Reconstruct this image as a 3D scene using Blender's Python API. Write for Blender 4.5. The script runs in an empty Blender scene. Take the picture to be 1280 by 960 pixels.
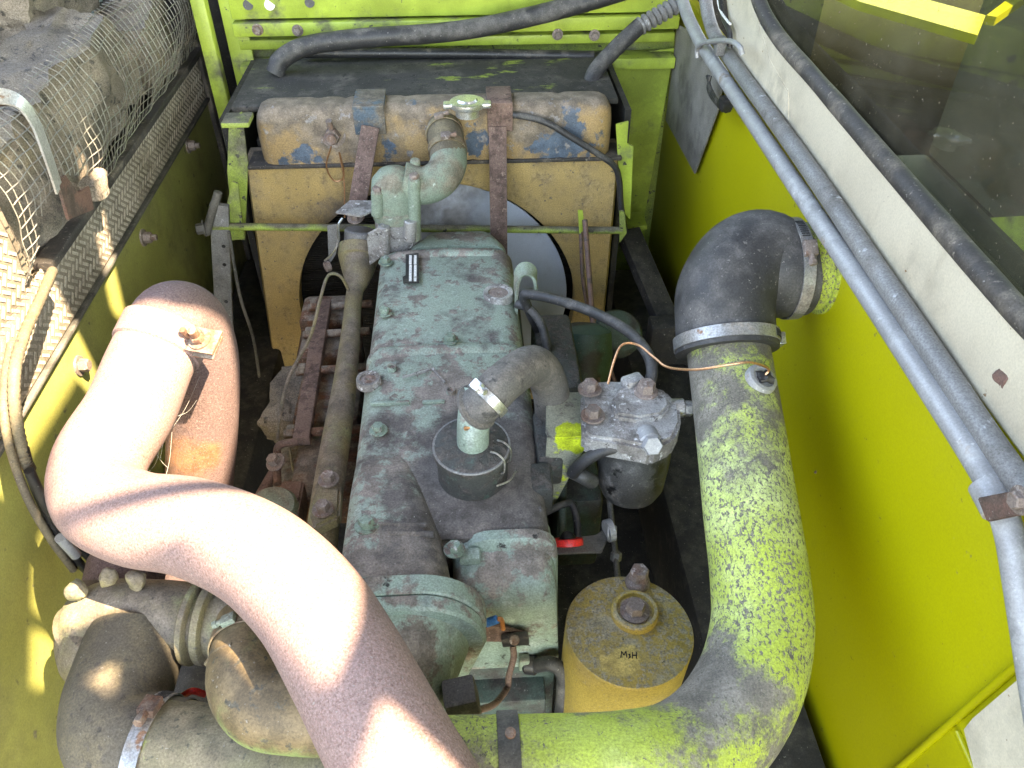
import bpy, bmesh, math, random
from mathutils import Vector, Matrix, Quaternion, noise
random.seed(7)
R = math.radians
scene = bpy.context.scene
COL = scene.collection

# ------------------------------------------------------------------ camera
F = 1000.0
CAM = Vector((0, 0, .78))
_d = Vector((-.075, .87, -1)).normalized()
_z = Vector((0, math.cos(math.atan(.87)), math.sin(math.atan(.87))))
_z = (_z - _z.dot(_d) * _d).normalized()
_x = _d.cross(_z)
ROT = Matrix((_x, _d, _z))            # camera axes -> world axes
cam = bpy.data.cameras.new('camera'); cam.sensor_width = 36; cam.lens = 36 * F / 1280
cam.clip_start = .01; cam.clip_end = 200
co = bpy.data.objects.new('camera', cam); COL.objects.link(co)
co.matrix_world = Matrix.Translation(CAM) @ ROT.to_4x4()
scene.camera = co

# ------------------------------------------------------------------ world, sun, exposure
SUN = Vector((.46, -.26, .85)).normalized()
world = bpy.data.worlds.new('World'); scene.world = world; world.use_nodes = True
wt = world.node_tree
sky = wt.nodes.new('ShaderNodeTexSky'); sky.sky_type = 'NISHITA'; sky.sun_disc = False
sky.sun_elevation = math.asin(SUN.z); sky.sun_rotation = math.atan2(SUN.x, SUN.y)
wt.links.new(sky.outputs[0], wt.nodes['Background'].inputs[0]); wt.nodes['Background'].inputs[1].default_value = .15
sl = bpy.data.lights.new('sun', 'SUN'); sl.energy = 2.2; sl.angle = R(.4); sl.color = (1, .94, .84)
so = bpy.data.objects.new('sun', sl); COL.objects.link(so)
so.rotation_euler = SUN.to_track_quat('Z', 'Y').to_euler()
scene.view_settings.view_transform = 'Standard'; scene.view_settings.look = 'None'
scene.view_settings.gamma = 1; scene.view_settings.exposure = 4.0
scene.view_settings.use_white_balance = True; scene.view_settings.white_balance_temperature = 9300; scene.view_settings.white_balance_tint = 12
scene.cycles.use_denoising = True; scene.cycles.max_bounces = 8; scene.cycles.diffuse_bounces = 5
scene.cycles.sample_clamp_indirect = 6

# ------------------------------------------------------------------ helpers
def at(px, py, x=None, y=None, z=None, d=None):
    """the place in the bay seen at a point of the photograph, on the plane x / y / z or at depth d"""
    r = ROT @ Vector(((px - 640) / F, -(py - 480) / F, -1))
    if x is not None: d = (x - CAM.x) / r.x
    elif y is not None: d = (y - CAM.y) / r.y
    elif z is not None: d = (z - CAM.z) / r.z
    return CAM + d * r

V = Vector
BASE = {}

def nb(): return bmesh.new()

def frame(d):
    d = V(d).normalized()
    a = V((0, 0, 1)) if abs(d.z) < .9 else V((0, 1, 0))
    u = a.cross(d).normalized()
    return u, d.cross(u), d

def box(bm, c, s, rot=None, bev=0, seg=2):
    """box with centre c, full size s, rot a 3x3 matrix"""
    r = bmesh.ops.create_cube(bm, size=1)
    vs = r['verts']
    bmesh.ops.scale(bm, vec=V(s), verts=vs)
    if bev:
        es = list({e for v in vs for e in v.link_edges})
        q = bmesh.ops.bevel(bm, geom=es, offset=bev, segments=seg, affect='EDGES', profile=.5)
        vs = list({v for f in q['faces'] for v in f.verts} | {v for v in vs if v.is_valid})
    m = Matrix.Translation(V(c)) @ (rot.to_4x4() if rot else Matrix())
    bmesh.ops.transform(bm, matrix=m, verts=vs)
    return vs

def axes(d, up=(0, 0, 1)):
    """matrix whose x axis is d and z axis is as near up as can be"""
    d = V(d).normalized(); up = V(up)
    y = up.cross(d).normalized(); z = d.cross(y)
    return Matrix((d, y, z)).transposed()

def bar(bm, a, b, w, h, up=(0, 0, 1), bev=.001):
    a, b = V(a), V(b)
    return box(bm, (a + b) / 2, ((b - a).length, w, h), axes(b - a, up), bev)

def spline(pts, n=8, closed=False):
    P = [V(p) for p in pts]
    if len(P) < 3: return P
    out = []
    m = len(P)
    for i in range(m - 1):
        p0 = P[i - 1] if i else 2 * P[0] - P[1]
        p1, p2 = P[i], P[i + 1]
        p3 = P[i + 2] if i + 2 < m else 2 * P[-1] - P[-2]
        for k in range(n):
            t = k / n
            out.append(.5 * ((2 * p1) + (p2 - p0) * t + (2 * p0 - 5 * p1 + 4 * p2 - p3) * t * t + (3 * p1 - p0 - 3 * p2 + p3) * t ** 3))
    out.append(P[-1])
    return out

def tube(bm, pts, r, seg=20, cap=True, rip=0):
    """tube along pts; r one radius or one per point"""
    n = len(pts); pts = [V(p) for p in pts]
    rs = r if isinstance(r, (list, tuple)) else [r] * n
    tans = [(pts[min(i + 1, n - 1)] - pts[max(i - 1, 0)]).normalized() for i in range(n)]
    u = frame(tans[0])[0]
    rings = []
    for i in range(n):
        t = tans[i]
        u = (u - u.dot(t) * t).normalized(); w = t.cross(u)
        ring = []
        for k in range(seg):
            a = 2 * math.pi * k / seg
            rr = rs[i]
            if rip: rr *= 1 + rip * noise.noise(pts[i] * 14 + V((math.cos(a), math.sin(a), 0)) * 1.2)
            ring.append(bm.verts.new(pts[i] + rr * (math.cos(a) * u + math.sin(a) * w)))
        rings.append(ring)
    for i in range(n - 1):
        for k in range(seg):
            bm.faces.new((rings[i][k], rings[i][(k + 1) % seg], rings[i + 1][(k + 1) % seg], rings[i + 1][k]))
    if cap:
        bm.faces.new(rings[0][::-1]); bm.faces.new(rings[-1])
    return rings

def lathe(bm, o, d, prof, seg=32, cap=True, ang=None):
    """profile [(r, h)...] turned about the axis through o along d"""
    u, w, d = frame(d); o = V(o); rings = []
    for r, h in prof:
        rings.append([bm.verts.new(o + d * h + max(r, 1e-5) * (math.cos(2 * math.pi * k / seg) * u + math.sin(2 * math.pi * k / seg) * w)) for k in range(seg)])
    for i in range(len(rings) - 1):
        for k in range(seg):
            bm.faces.new((rings[i][k], rings[i][(k + 1) % seg], rings[i + 1][(k + 1) % seg], rings[i + 1][k]))
    if cap:
        bm.faces.new(rings[0][::-1]); bm.faces.new(rings[-1])

def cyl(bm, a, b, r, seg=20, bev=.0):
    a, b = V(a), V(b); L = (b - a).length
    lathe(bm, a, b - a, [(r - bev, 0), (r, bev), (r, L - bev), (r - bev, L)] if bev else [(r, 0), (r, L)], seg)

def hexbolt(bm, p, d, r, h, washer=True, seg=6):
    p, d = V(p), V(d).normalized()
    if washer: lathe(bm, p, d, [(r * 1.55, 0), (r * 1.5, h * .22)], 20); p = p + d * h * .2
    lathe(bm, p, d, [(r, 0), (r, h * .8), (r * .86, h)], seg)

def prism(bm, pts, thick, nrm=None, bev=0):
    """solid from the outline pts (3D, planar), extruded by thick against the normal nrm"""
    pts = [V(p) for p in pts]
    vs = [bm.verts.new(p) for p in pts]
    f = bm.faces.new(vs); f.normal_update()
    n = V(nrm).normalized() if nrm is not None else f.normal.copy()
    if f.normal.dot(n) < 0: f.normal_flip()
    r = bmesh.ops.extrude_face_region(bm, geom=[f])
    nv = [g for g in r['geom'] if isinstance(g, bmesh.types.BMVert)]
    bmesh.ops.translate(bm, vec=n * thick, verts=nv)
    if bev:
        allv = set(nv) | set(vs)
        es = [e for e in bm.edges if e.verts[0] in allv and e.verts[1] in allv]
        bmesh.ops.bevel(bm, geom=es, offset=bev, segments=2, affect='EDGES')
    return vs + nv

def sect(y, xl, xr, zt, zb, r, rr=None, crown=0.0, k=6, br=.006):
    """rounded section in the plane y: bottom left, round the top, bottom right"""
    rr = rr or r; pts = [V((xl - .006, y, zb))]
    for i in range(k + 1):
        a = math.pi - (math.pi / 2) * i / k
        pts.append(V((xl + r + r * math.cos(a), y, zt - r + r * math.sin(a))))
    pts.append(V(((xl + xr) / 2, y, zt + crown)))
    for i in range(k + 1):
        a = math.pi / 2 - (math.pi / 2) * i / k
        pts.append(V((xr - rr + rr * math.cos(a), y, zt - rr + rr * math.sin(a))))
    pts.append(V((xr + br, y, zb)))
    return pts

def loft(bm, secs, cap=True):
    rows = [[bm.verts.new(p) for p in s] for s in secs]
    n = len(rows[0])
    for a, b in zip(rows, rows[1:]):
        for k in range(n - 1): bm.faces.new((a[k], a[k + 1], b[k + 1], b[k]))
    if cap: bm.faces.new(rows[0]); bm.faces.new(rows[-1][::-1])

def rough_up(bm, amp, sc, only=None):
    for v in (only or bm.verts): v.co += V(noise.noise_vector(v.co * sc)) * amp

def lump(bm, c, s, rot=None, amp=.02, sc=9, cuts=7, rnd=.38):
    old = set(bm.verts)
    r = bmesh.ops.create_cube(bm, size=1)
    es = list({e for v in r['verts'] for e in v.link_edges})
    bmesh.ops.subdivide_edges(bm, edges=es, cuts=cuts, use_grid_fill=True)
    vs = [v for v in bm.verts if v not in old]
    for v in vs:
        p = v.co * 2; l = max(abs(p.x), abs(p.y), abs(p.z)); q_ = p.normalized() * l
        v.co = (p * (1 - rnd) + q_ * rnd) / 2
    m = Matrix.Translation(V(c)) @ (rot.to_4x4() if rot else Matrix()) @ Matrix.Diagonal((*s, 1))
    bmesh.ops.transform(bm, matrix=m, verts=vs)
    for v in vs: v.co += V(noise.noise_vector(v.co * sc)) * amp + V(noise.noise_vector(v.co * sc * 4.2)) * amp * .35

def _place(o, parent):
    COL.objects.link(o)
    if parent is not None: o.parent = parent

def thing(name, label, cat, base, group=None):
    o = bpy.data.objects.new(name, None); o.empty_display_size = .02
    COL.objects.link(o); o.location = V(base); BASE[o.name] = V(base)
    o['label'] = label; o['category'] = cat
    if group: o['group'] = group
    return o

def obj(name, bm, m, parent=None, label=None, kind=None, sharp=38, flat=False):
    bmesh.ops.recalc_face_normals(bm, faces=bm.faces)
    if parent is not None: b = BASE[parent.name]
    else:
        cs = [v.co for v in bm.verts]
        b = V(((min(c.x for c in cs) + max(c.x for c in cs)) / 2, (min(c.y for c in cs) + max(c.y for c in cs)) / 2, min(c.z for c in cs)))
    bmesh.ops.translate(bm, vec=-b, verts=bm.verts)
    me = bpy.data.meshes.new(name); bm.to_mesh(me); bm.free()
    if not flat:
        me.polygons.foreach_set('use_smooth', [True] * len(me.polygons)); me.set_sharp_from_angle(angle=R(sharp))
    me.materials.append(m)
    o = bpy.data.objects.new(name, me); _place(o, parent); BASE[o.name] = b
    if parent is None: o.location = b
    if label: o['label'] = label
    if kind: o['kind'] = kind
    return o

def one(name, label, cat, bm, m, group=None, **k):
    o = obj(name, bm, m, None, label, **k); o['category'] = cat
    if group: o['group'] = group
    return o

# ------------------------------------------------------------------ materials
def mat(name, base, rough=.6, metal=0.0, layers=(), bump=.25, bscale=180, vary=.25, vscale=9, spec=.5, coat=0, grain=.22):
    """worn painted or bare surface: a base colour, then layers of dirt, rust, chips laid over it through noise masks"""
    m = bpy.data.materials.new(name); m.use_nodes = True
    t = m.node_tree; N = t.nodes; L = t.links; bs = N['Principled BSDF']
    geo = N.new('ShaderNodeNewGeometry')
    def val(x, sock):
        if hasattr(x, 'is_linked') or isinstance(x, bpy.types.NodeSocket): L.new(x, sock)
        else: sock.default_value = x
    def mth(op, a, b=0.0, c=None, clamp=False):
        n = N.new('ShaderNodeMath'); n.operation = op; n.use_clamp = clamp
        val(a, n.inputs[0]); val(b, n.inputs[1])
        if c is not None: val(c, n.inputs[2])
        return n.outputs[0]
    def mapr(v, lo, hi):
        n = N.new('ShaderNodeMapRange'); n.interpolation_type = 'SMOOTHSTEP'
        val(v, n.inputs[0]); n.inputs[1].default_value = lo; n.inputs[2].default_value = hi
        return n.outputs[0]
    def nz(scale, det=5, dist=0, stretch=None, off=0, rg=.58):
        n = N.new('ShaderNodeTexNoise'); n.inputs['Scale'].default_value = scale; n.inputs['Detail'].default_value = det
        n.inputs['Distortion'].default_value = dist; n.inputs['Roughness'].default_value = rg
        mp = N.new('ShaderNodeMapping'); L.new(geo.outputs['Position'], mp.inputs[0])
        mp.inputs['Location'].default_value = (off, off * .7, off * 1.3)
        if stretch: mp.inputs['Scale'].default_value = stretch
        L.new(mp.outputs[0], n.inputs['Vector'])
        return n.outputs['Fac']
    def mix(f, a, b):
        n = N.new('ShaderNodeMix'); n.data_type = 'RGBA'
        val(f, n.inputs[0]); val(a, n.inputs[6]); val(b, n.inputs[7]); return n.outputs[2]
    def rgba(c): return (*c, 1)
    sx = N.new('ShaderNodeSeparateXYZ'); L.new(geo.outputs['Normal'], sx.inputs[0])
    dk = tuple(c * (1 - vary) for c in base); lt = tuple(min(1, c * (1 + vary)) for c in base)
    col = mix(mapr(nz(vscale, 4, off=3.1), .3, .7), rgba(dk), rgba(lt))
    rg = rough; me = metal; ht = None
    for i, l in enumerate(layers):
        f = nz(l['scale'], l.get('det', 7), l.get('dist', 0), l.get('stretch'), 1.7 * i + l.get('off', 0), l.get('rg', .62))
        if l.get('up'): f = mth('MULTIPLY_ADD', sx.outputs[2], l['up'], f)
        for (c, rad, w) in l.get('pos', ()):
            vd = N.new('ShaderNodeVectorMath'); vd.operation = 'DISTANCE'
            L.new(geo.outputs['Position'], vd.inputs[0]); vd.inputs[1].default_value = tuple(c)
            g = mth('SUBTRACT', 1.0, mth('DIVIDE', vd.outputs['Value'], rad), clamp=True)
            f = mth('MULTIPLY_ADD', g, w, f)
        k = mapr(f, l['lo'], l['hi'])
        if l.get('amt', 1) != 1: k = mth('MULTIPLY', k, l['amt'])
        c2 = l['col']
        cc = mix(mapr(nz(l['scale'] * 2.3 + 15, 5, off=9 + i), .35, .65), rgba(tuple(c * .72 for c in c2)), rgba(tuple(min(1, c * 1.28) for c in c2)))
        col = mix(k, col, cc)
        if 'rough' in l: rg = mth('ADD', mth('MULTIPLY', mth('SUBTRACT', 1.0, k), rg), mth('MULTIPLY', k, l['rough']))
        if 'metal' in l: me = mth('ADD', mth('MULTIPLY', mth('SUBTRACT', 1.0, k), me), mth('MULTIPLY', k, l['metal']))
        if l.get('h'):
            a = mth('MULTIPLY', k, l['h']); ht = a if ht is None else mth('ADD', ht, a)
    if grain:
        gr = N.new('ShaderNodeMapRange'); L.new(nz(420, 3, off=11, rg=.7), gr.inputs[0]); gr.inputs[1].default_value = .3; gr.inputs[2].default_value = .7
        gr.inputs[3].default_value = 1 - grain * 1.6; gr.inputs[4].default_value = 1 + grain * 1.6
        hs = N.new('ShaderNodeMix'); hs.data_type = 'RGBA'; hs.blend_type = 'MULTIPLY'; hs.inputs[0].default_value = 1
        L.new(col, hs.inputs[6]); L.new(gr.outputs[0], hs.inputs[7]); col = hs.outputs[2]
        col = mix(mth('MULTIPLY', mapr(nz(230, 2, off=17), .68, .74), grain * 2.2), col, rgba((.34, .32, .29)))
    val(col, bs.inputs['Base Color']); val(rg, bs.inputs['Roughness']); val(me, bs.inputs['Metallic'])
    bs.inputs['Specular IOR Level'].default_value = spec
    if coat: bs.inputs['Coat Weight'].default_value = coat; bs.inputs['Coat Roughness'].default_value = .25
    if bump:
        a = mth('MULTIPLY', nz(bscale, 5, off=5), .5)
        a = a if ht is None else mth('ADD', a, ht)
        b = N.new('ShaderNodeBump'); b.inputs['Strength'].default_value = bump; b.inputs['Distance'].default_value = .0015
        L.new(a, b.inputs['Height']); L.new(b.outputs[0], bs.inputs['Normal'])
    return m

DUST = (.20, .165, .135); GRIME = (.045, .04, .036); SAGE = (.22, .325, .25); LIME = (.33, .42, .06); RUST = (.19, .075, .035)
def L_(col, scale, lo, hi, **k): return dict(col=col, scale=scale, lo=lo, hi=hi, **k)
oilspot = at(600, 600, z=.0)
M = {}
M['sage'] = mat('sage_paint', (.25, .315, .262), .5, layers=[
    L_((.275, .34, .29), 40, .5, .68, rough=.6),
    L_((.215, .185, .163), 8, .525, .565, up=.015, det=10, rough=.9, h=.35, rg=.68, off=2.2, pos=[(at(560, 480, z=0), .12, .05), (at(480, 700, z=.02), .16, .07), (at(563, 440, z=0), .05, .05)]),
    L_((.215, .185, .163), 38, .565, .60, up=.015, det=8, rough=.9, h=.3, rg=.7),
    L_((.19, .165, .148), 120, .60, .68, det=4, rough=.9, amt=.6),
    L_((.105, .094, .088), 13, .50, .68, det=10, rough=.88, h=.3, rg=.7, pos=[(oilspot, .18, .33), (at(640, 560, z=0), .14, .25)]),
    L_((.5, .5, .47), 150, .70, .73, rough=.8)], bump=.4, vary=.06)
M['sage_soft'] = mat('sage_paint_cleaner', (.225, .30, .25), .45, layers=[
    L_((.275, .34, .305), 26, .5, .66, rough=.6), L_((.205, .178, .155), 14, .53, .60, up=.05, det=10, rg=.68, rough=.9, h=.3),
    L_((.03, .03, .028), 40, .62, .68, rough=.8)], bump=.3)
M['sage_dull'] = mat('sage_paint_dusty', (.20, .255, .195), .6, layers=[
    L_((.19, .165, .125), 15, .45, .68, up=.09, det=8, rough=.9, h=.3), L_((.3, .34, .29), 70, .62, .68)], bump=.4, vary=.1)
M['block'] = mat('oily_block_paint', (.055, .085, .07), .6, layers=[L_(GRIME, 14, .42, .6, rough=.75, h=.5), L_((.1, .085, .07), 50, .6, .68)], bump=.5)
M['tan_pipe'] = mat('dusty_tan_paint', (.225, .185, .095), .65, layers=[
    L_((.175, .14, .11), 11, .40, .66, up=.12, rough=.9, h=.3), L_((.22, .23, .12), 16, .54, .72, off=4), L_((.12, .1, .08), 90, .58, .70)], bump=.4, vary=.12)
M['rad_tan'] = mat('radiator_tan_paint', (.43, .29, .115), .6, layers=[
    L_((.33, .23, .11), 45, .45, .70, rough=.8, stretch=(1, 1, .6)),
    L_((.20, .16, .12), 9, .55, .80, up=.42, det=8, rough=.92, h=.3),
    L_((.17, .13, .10), 7, .54, .80, off=7, det=10, rg=.7, pos=[(at(455, 270, y=1.5), .16, .24), (at(700, 250, y=1.5), .15, .08)]),
    L_((.12, .1, .08), 110, .62, .69)], bump=.35, vary=.1)
M['rad_tank'] = mat('radiator_tank_paint', (.33, .215, .10), .6, layers=[
    L_((.19, .15, .115), 10, .44, .60, up=.20, det=8, rough=.9, h=.3),
    L_((.075, .105, .145), 9, .60, .64, det=6, rough=.55, h=-.5, pos=[(at(705, 184, y=1.49), .10, .27), (at(655, 186, y=1.49), .05, .2), (at(600, 182, y=1.49), .07, .17), (at(478, 180, y=1.49), .06, .16), (at(372, 186, y=1.49), .05, .12)]),
    L_((.22, .2, .19), 40, .60, .66, off=3)], bump=.35)
M['blue'] = mat('blue_grey_paint', (.05, .08, .11), .55, layers=[L_((.13, .11, .09), 22, .46, .6, up=.1, rough=.9)], bump=.3)
M['rust_strap'] = mat('rusty_brown_strap', (.16, .10, .082), .8, layers=[L_((.10, .06, .05), 40, .48, .6), L_((.22, .15, .12), 120, .58, .66)], bump=.35)
M['rust'] = mat('rusty_steel', (.16, .075, .045), .85, layers=[L_((.10, .06, .045), 50, .45, .6), L_((.25, .16, .12), 120, .58, .66), L_(DUST, 25, .5, .65, up=.1)], bump=.5)
M['exhaust'] = mat('rusted_exhaust_steel', (.245, .16, .145), .8, layers=[
    L_((.19, .105, .09), 420, .48, .62, det=2, h=.5, amt=.7), L_((.29, .20, .18), 560, .52, .64, det=2, amt=.7),
    L_((.26, .13, .07), 11, .60, .74, amt=.5), L_((.19, .12, .115), 6, .5, .66, off=5, amt=.6)], bump=.3, bscale=520, vary=.06)
M['exhaust_orange'] = mat('orange_rusted_steel', (.165, .105, .098), .85, layers=[
    L_((.13, .08, .075), 330, .48, .60, det=3, h=.5, amt=.8), L_((.27, .125, .06), 9, .60, .92, det=9, pos=[(at(214, 575, d=1.15), .10, .36), (at(262, 570, d=1.15), .03, .2)]),
    L_((.24, .17, .155), 420, .57, .64, det=3, amt=.7)], bump=.4, bscale=450, vary=.12)
M['lime'] = mat('lime_green_paint', LIME, .45, layers=[
    L_((.11, .105, .07), 9, .54, .72, up=.06, rough=.85), L_((.075, .07, .06), 70, .64, .69, rough=.9), L_((.42, .55, .08), 5, .5, .7)], bump=.15, coat=.1, grain=0.08)
M['lime_dirty'] = mat('lime_green_paint_dirty', (.25, .32, .06), .55, layers=[
    L_((.12, .11, .08), 11, .46, .72, up=.2, det=8, rough=.92, h=.3), L_((.07, .065, .055), 60, .60, .66, rough=.9)], bump=.3)
XW_ = .485
M['yellow_wall'] = mat('yellow_green_wall_paint', (.37, .345, .008), .40, layers=[
    L_((.16, .14, .05), 75, .67, .72, amt=.7, rough=.8), L_((.12, .085, .04), 160, .70, .73, rough=.85), L_((.25, .23, .05), 9, .62, .80, det=10, rg=.75, amt=.35, rough=.7)], bump=.12, bscale=22, vary=.02, coat=.15, grain=.05)
M['left_wall'] = mat('olive_green_wall_paint', (.29, .285, .08), .5, layers=[
    L_((.19, .18, .075), 5, .44, .74, rough=.75), L_((.12, .105, .07), 30, .62, .72, rough=.9)], bump=.15, vary=.1, grain=0.12)
M['pipe_lime'] = mat('chipped_lime_pipe_paint', (.38, .46, .07), .5, layers=[
    L_((.42, .48, .20), 5, .46, .70),
    L_((.185, .165, .135), 6, .565, .67, up=.035, det=11, rg=.78, rough=.9, h=-.4, pos=[(at(908, 490, d=1.05), .16, .22), (at(872, 862, d=.83), .10, .20), (at(620, 905, d=.8), .14, .17)]),
    L_((.15, .14, .11), 220, .535, .58, det=4, rough=.9, h=-.5, dist=.4, rg=.7, up=.012, stretch=(1.3, .75, 1), pos=[(at(760, 950, d=.72), .19, -.13), (at(960, 880, d=.78), .08, -.05)]),
    L_((.15, .135, .11), 45, .615, .635, det=8, rough=.9, h=-.5, dist=.8, rg=.7)], bump=.5, vary=.1)
M['pipe_dusty'] = mat('dusty_green_pipe_paint', (.165, .145, .085), .7, layers=[
    L_((.29, .36, .07), 13, .60, .66, det=9, rough=.6), L_((.20, .165, .11), 9, .45, .65, det=9, up=.05), L_((.11, .10, .07), 90, .58, .66)], bump=.5)
M['filter_yellow'] = mat('worn_yellow_paint', (.37, .265, .065), .45, layers=[
    L_((.27, .20, .08), 12, .45, .7),
    L_((.29, .255, .185), 105, .60, .72, up=.15, det=6, rg=.74, rough=.9, h=.4, off=1),
    L_((.29, .255, .175), 16, .64, .82, up=.14, det=8, rough=.9),
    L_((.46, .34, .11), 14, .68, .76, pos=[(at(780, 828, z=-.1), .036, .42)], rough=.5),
    L_((.07, .06, .045), 130, .675, .70)], bump=.35, vary=.1)
M['rubber'] = mat('dusty_black_rubber', (.032, .032, .034), .55, layers=[
    L_((.095, .09, .088), 10, .46, .68, up=.07, det=9, rough=.85), L_((.16, .15, .14), 160, .60, .68, rough=.9, amt=.6), L_((.5, .5, .48), 70, .75, .77)], bump=.22)
M['rubber_grey'] = mat('grey_dusty_rubber', (.10, .095, .088), .75, layers=[L_((.14, .125, .11), 16, .48, .62, up=.1), L_((.05, .048, .045), 60, .56, .66)], bump=.3)
M['rubber_tan'] = mat('dirt_coated_rubber', (.095, .08, .06), .75, layers=[L_((.17, .135, .08), 8, .42, .70, up=.08, det=10), L_((.08, .068, .055), 90, .55, .68)], bump=.35)
M['rubber_green'] = mat('dirt_coated_green_elbow', (.15, .19, .07), .6, layers=[L_((.15, .105, .055), 10, .47, .6, up=.22, det=9, h=.3), L_((.08, .07, .05), 80, .57, .64)], bump=.35)
M['hose'] = mat('black_hose_rubber', (.028, .028, .03), .5, layers=[L_((.085, .08, .075), 18, .47, .65, up=.08, rough=.8)], bump=.25)
M['black'] = mat('black_plastic', (.018, .018, .02), .45, layers=[L_((.07, .062, .055), 30, .54, .68, up=.1)], bump=.2)
M['galv'] = mat('galvanised_steel', (.33, .335, .345), .5, .35, layers=[
    L_((.32, .325, .33), 14, .42, .7, rough=.65, metal=.2), L_((.25, .20, .16), 18, .60, .70, rough=.85, metal=0), L_((.5, .5, .5), 130, .62, .70, metal=.2)], bump=.15, vary=.1, grain=0.1)
M['galv_dark'] = mat('weathered_galvanised_steel', (.21, .21, .21), .55, .3, layers=[
    L_((.16, .15, .14), 12, .45, .68, rough=.85, metal=0), L_((.40, .41, .42), 50, .6, .70)], bump=.25, vary=.12)
M['alu'] = mat('cast_aluminium', (.40, .395, .39), .48, .5, layers=[
    L_((.19, .175, .165), 22, .44, .58, det=8, rough=.8, metal=.1, h=.4), L_((.55, .55, .55), 110, .58, .64, rough=.45), L_((.08, .07, .065), 60, .6, .67, metal=0, rough=.9)], bump=.5)
M['zinc'] = mat('zinc_plated_steel', (.55, .55, .53), .32, .85, layers=[L_((.25, .23, .21), 30, .54, .66, metal=.2, rough=.7)], bump=.2)
M['clamp'] = mat('dull_clamp_steel', (.33, .33, .33), .42, .7, layers=[L_((.22, .19, .165), 25, .47, .62, metal=.1, rough=.8), L_((.18, .09, .05), 45, .62, .7, metal=0)], bump=.2)
M['clamp_dirty'] = mat('dirt_coated_clamp', (.20, .16, .10), .6, .2, layers=[L_((.14, .085, .05), 30, .47, .62), L_((.3, .28, .24), 70, .6, .68)], bump=.3)
M['bolt'] = mat('rusty_bolt', (.22, .175, .155), .65, .3, layers=[L_((.17, .105, .08), 45, .5, .64, metal=0, rough=.85), L_((.36, .31, .29), 110, .58, .66)], bump=.4)
M['bolt_green'] = mat('painted_bolt', (.19, .26, .21), .55, .1, layers=[L_((.16, .12, .10), 60, .5, .6), L_((.42, .43, .41), 130, .6, .66)], bump=.4)
M['brown_rod'] = mat('brown_rod', (.16, .09, .07), .65, layers=[L_((.09, .06, .05), 40, .5, .62)], bump=.2)
M['canister'] = mat('oily_canister', (.075, .075, .073), .5, .25, layers=[L_((.15, .145, .14), 30, .5, .66, up=.06, rough=.8), L_((.02, .02, .02), 24, .58, .64, rough=.35)], bump=.4)
M['oily'] = mat('oil_caked_steel', (.055, .058, .054), .6, .1, layers=[L_((.055, .09, .075), 36, .60, .66, rough=.4), L_((.085, .075, .068), 60, .52, .64, up=.07, rough=.9, h=.8), L_((.4, .4, .38), 110, .73, .76)], bump=.8)
M['cream'] = mat('cream_paint', (.58, .52, .41), .45, layers=[L_((.50, .44, .34), 5, .44, .70), L_((.36, .30, .22), 14, .56, .80, stretch=(1, 1, .35), off=4, amt=.7), L_((.28, .17, .09), 70, .69, .72, rough=.85), L_((.25, .21, .16), 150, .66, .72, amt=.6)], bump=.1, vary=.06, grain=.07)
M['seal'] = mat('window_seal_rubber', (.035, .03, .028), .65, layers=[L_((.13, .11, .09), 16, .45, .68, det=9, rough=.9), L_((.2, .17, .14), 110, .6, .70)], bump=.4)
M['grey_flap'] = mat('grey_sheet', (.20, .185, .165), .6, layers=[L_((.14, .13, .115), 9, .46, .62)], bump=.15)
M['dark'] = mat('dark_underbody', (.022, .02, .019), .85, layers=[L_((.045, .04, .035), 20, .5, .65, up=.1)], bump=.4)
M['dark_green'] = mat('dark_green_pump_paint', (.035, .075, .06), .5, layers=[L_((.03, .028, .025), 20, .48, .62)], bump=.3)
M['top_black'] = mat('black_grimy_top_plate', (.040, .038, .035), .8, layers=[L_((.085, .077, .066), 14, .46, .66, det=9, h=.5), L_((.22, .28, .045), 13, .62, .68, rough=.6, off=3, stretch=(.5, 1.4, 1), pos=[(at(620, 84, z=.166), .20, .10)]), L_((.028, .027, .025), 60, .55, .63)], bump=.6)
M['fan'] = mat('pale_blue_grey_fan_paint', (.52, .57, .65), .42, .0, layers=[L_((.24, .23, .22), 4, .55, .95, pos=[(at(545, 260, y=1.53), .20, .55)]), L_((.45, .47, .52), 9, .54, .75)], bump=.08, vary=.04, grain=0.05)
M['core'] = mat('radiator_core_fins', (.03, .027, .025), .7, .2, layers=[L_((.05, .042, .035), 14, .5, .64)], bump=.3)
M['tread'] = mat('brown_dirty_tread_panel', (.44, .38, .31), .75, layers=[L_((.25, .205, .16), 9, .46, .70, det=9), L_((.45, .41, .36), 60, .58, .70)], bump=.4)
M['tread_backing'] = mat('tread_backing_brown', (.24, .20, .155), .9, layers=[L_((.15, .12, .09), 14, .45, .68)], bump=.3)  # darker than the ribs so their pattern stays readable
M['foam'] = mat('dirty_insulation_foam', (.21, .175, .14), .95, layers=[L_((.11, .095, .082), 10, .45, .68, det=9), L_((.25, .19, .115), 7, .56, .72, off=4), L_((.06, .055, .05), 50, .56, .68)], bump=1.0, bscale=120, grain=.35)
M['wire'] = mat('galvanised_wire', (.27, .26, .235), .45, .5, layers=[L_((.22, .19, .16), 30, .5, .62, metal=0)], bump=0)
M['bluepost'] = mat('flaking_pale_blue_paint', (.33, .42, .42), .6, layers=[L_((.10, .095, .085), 26, .50, .545, det=9, h=-.5, rough=.9), L_((.2, .24, .24), 10, .5, .65)], bump=.4)
M['greybeam'] = mat('grey_beam_paint', (.13, .12, .105), .7, layers=[L_((.08, .075, .065), 14, .46, .6)], bump=.3)
M['strip_white'] = mat('bare_metal_strip', (.52, .53, .53), .4, .55, layers=[L_((.2, .13, .10), 24, .60, .66, metal=0, rough=.8)], bump=.2)
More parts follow.
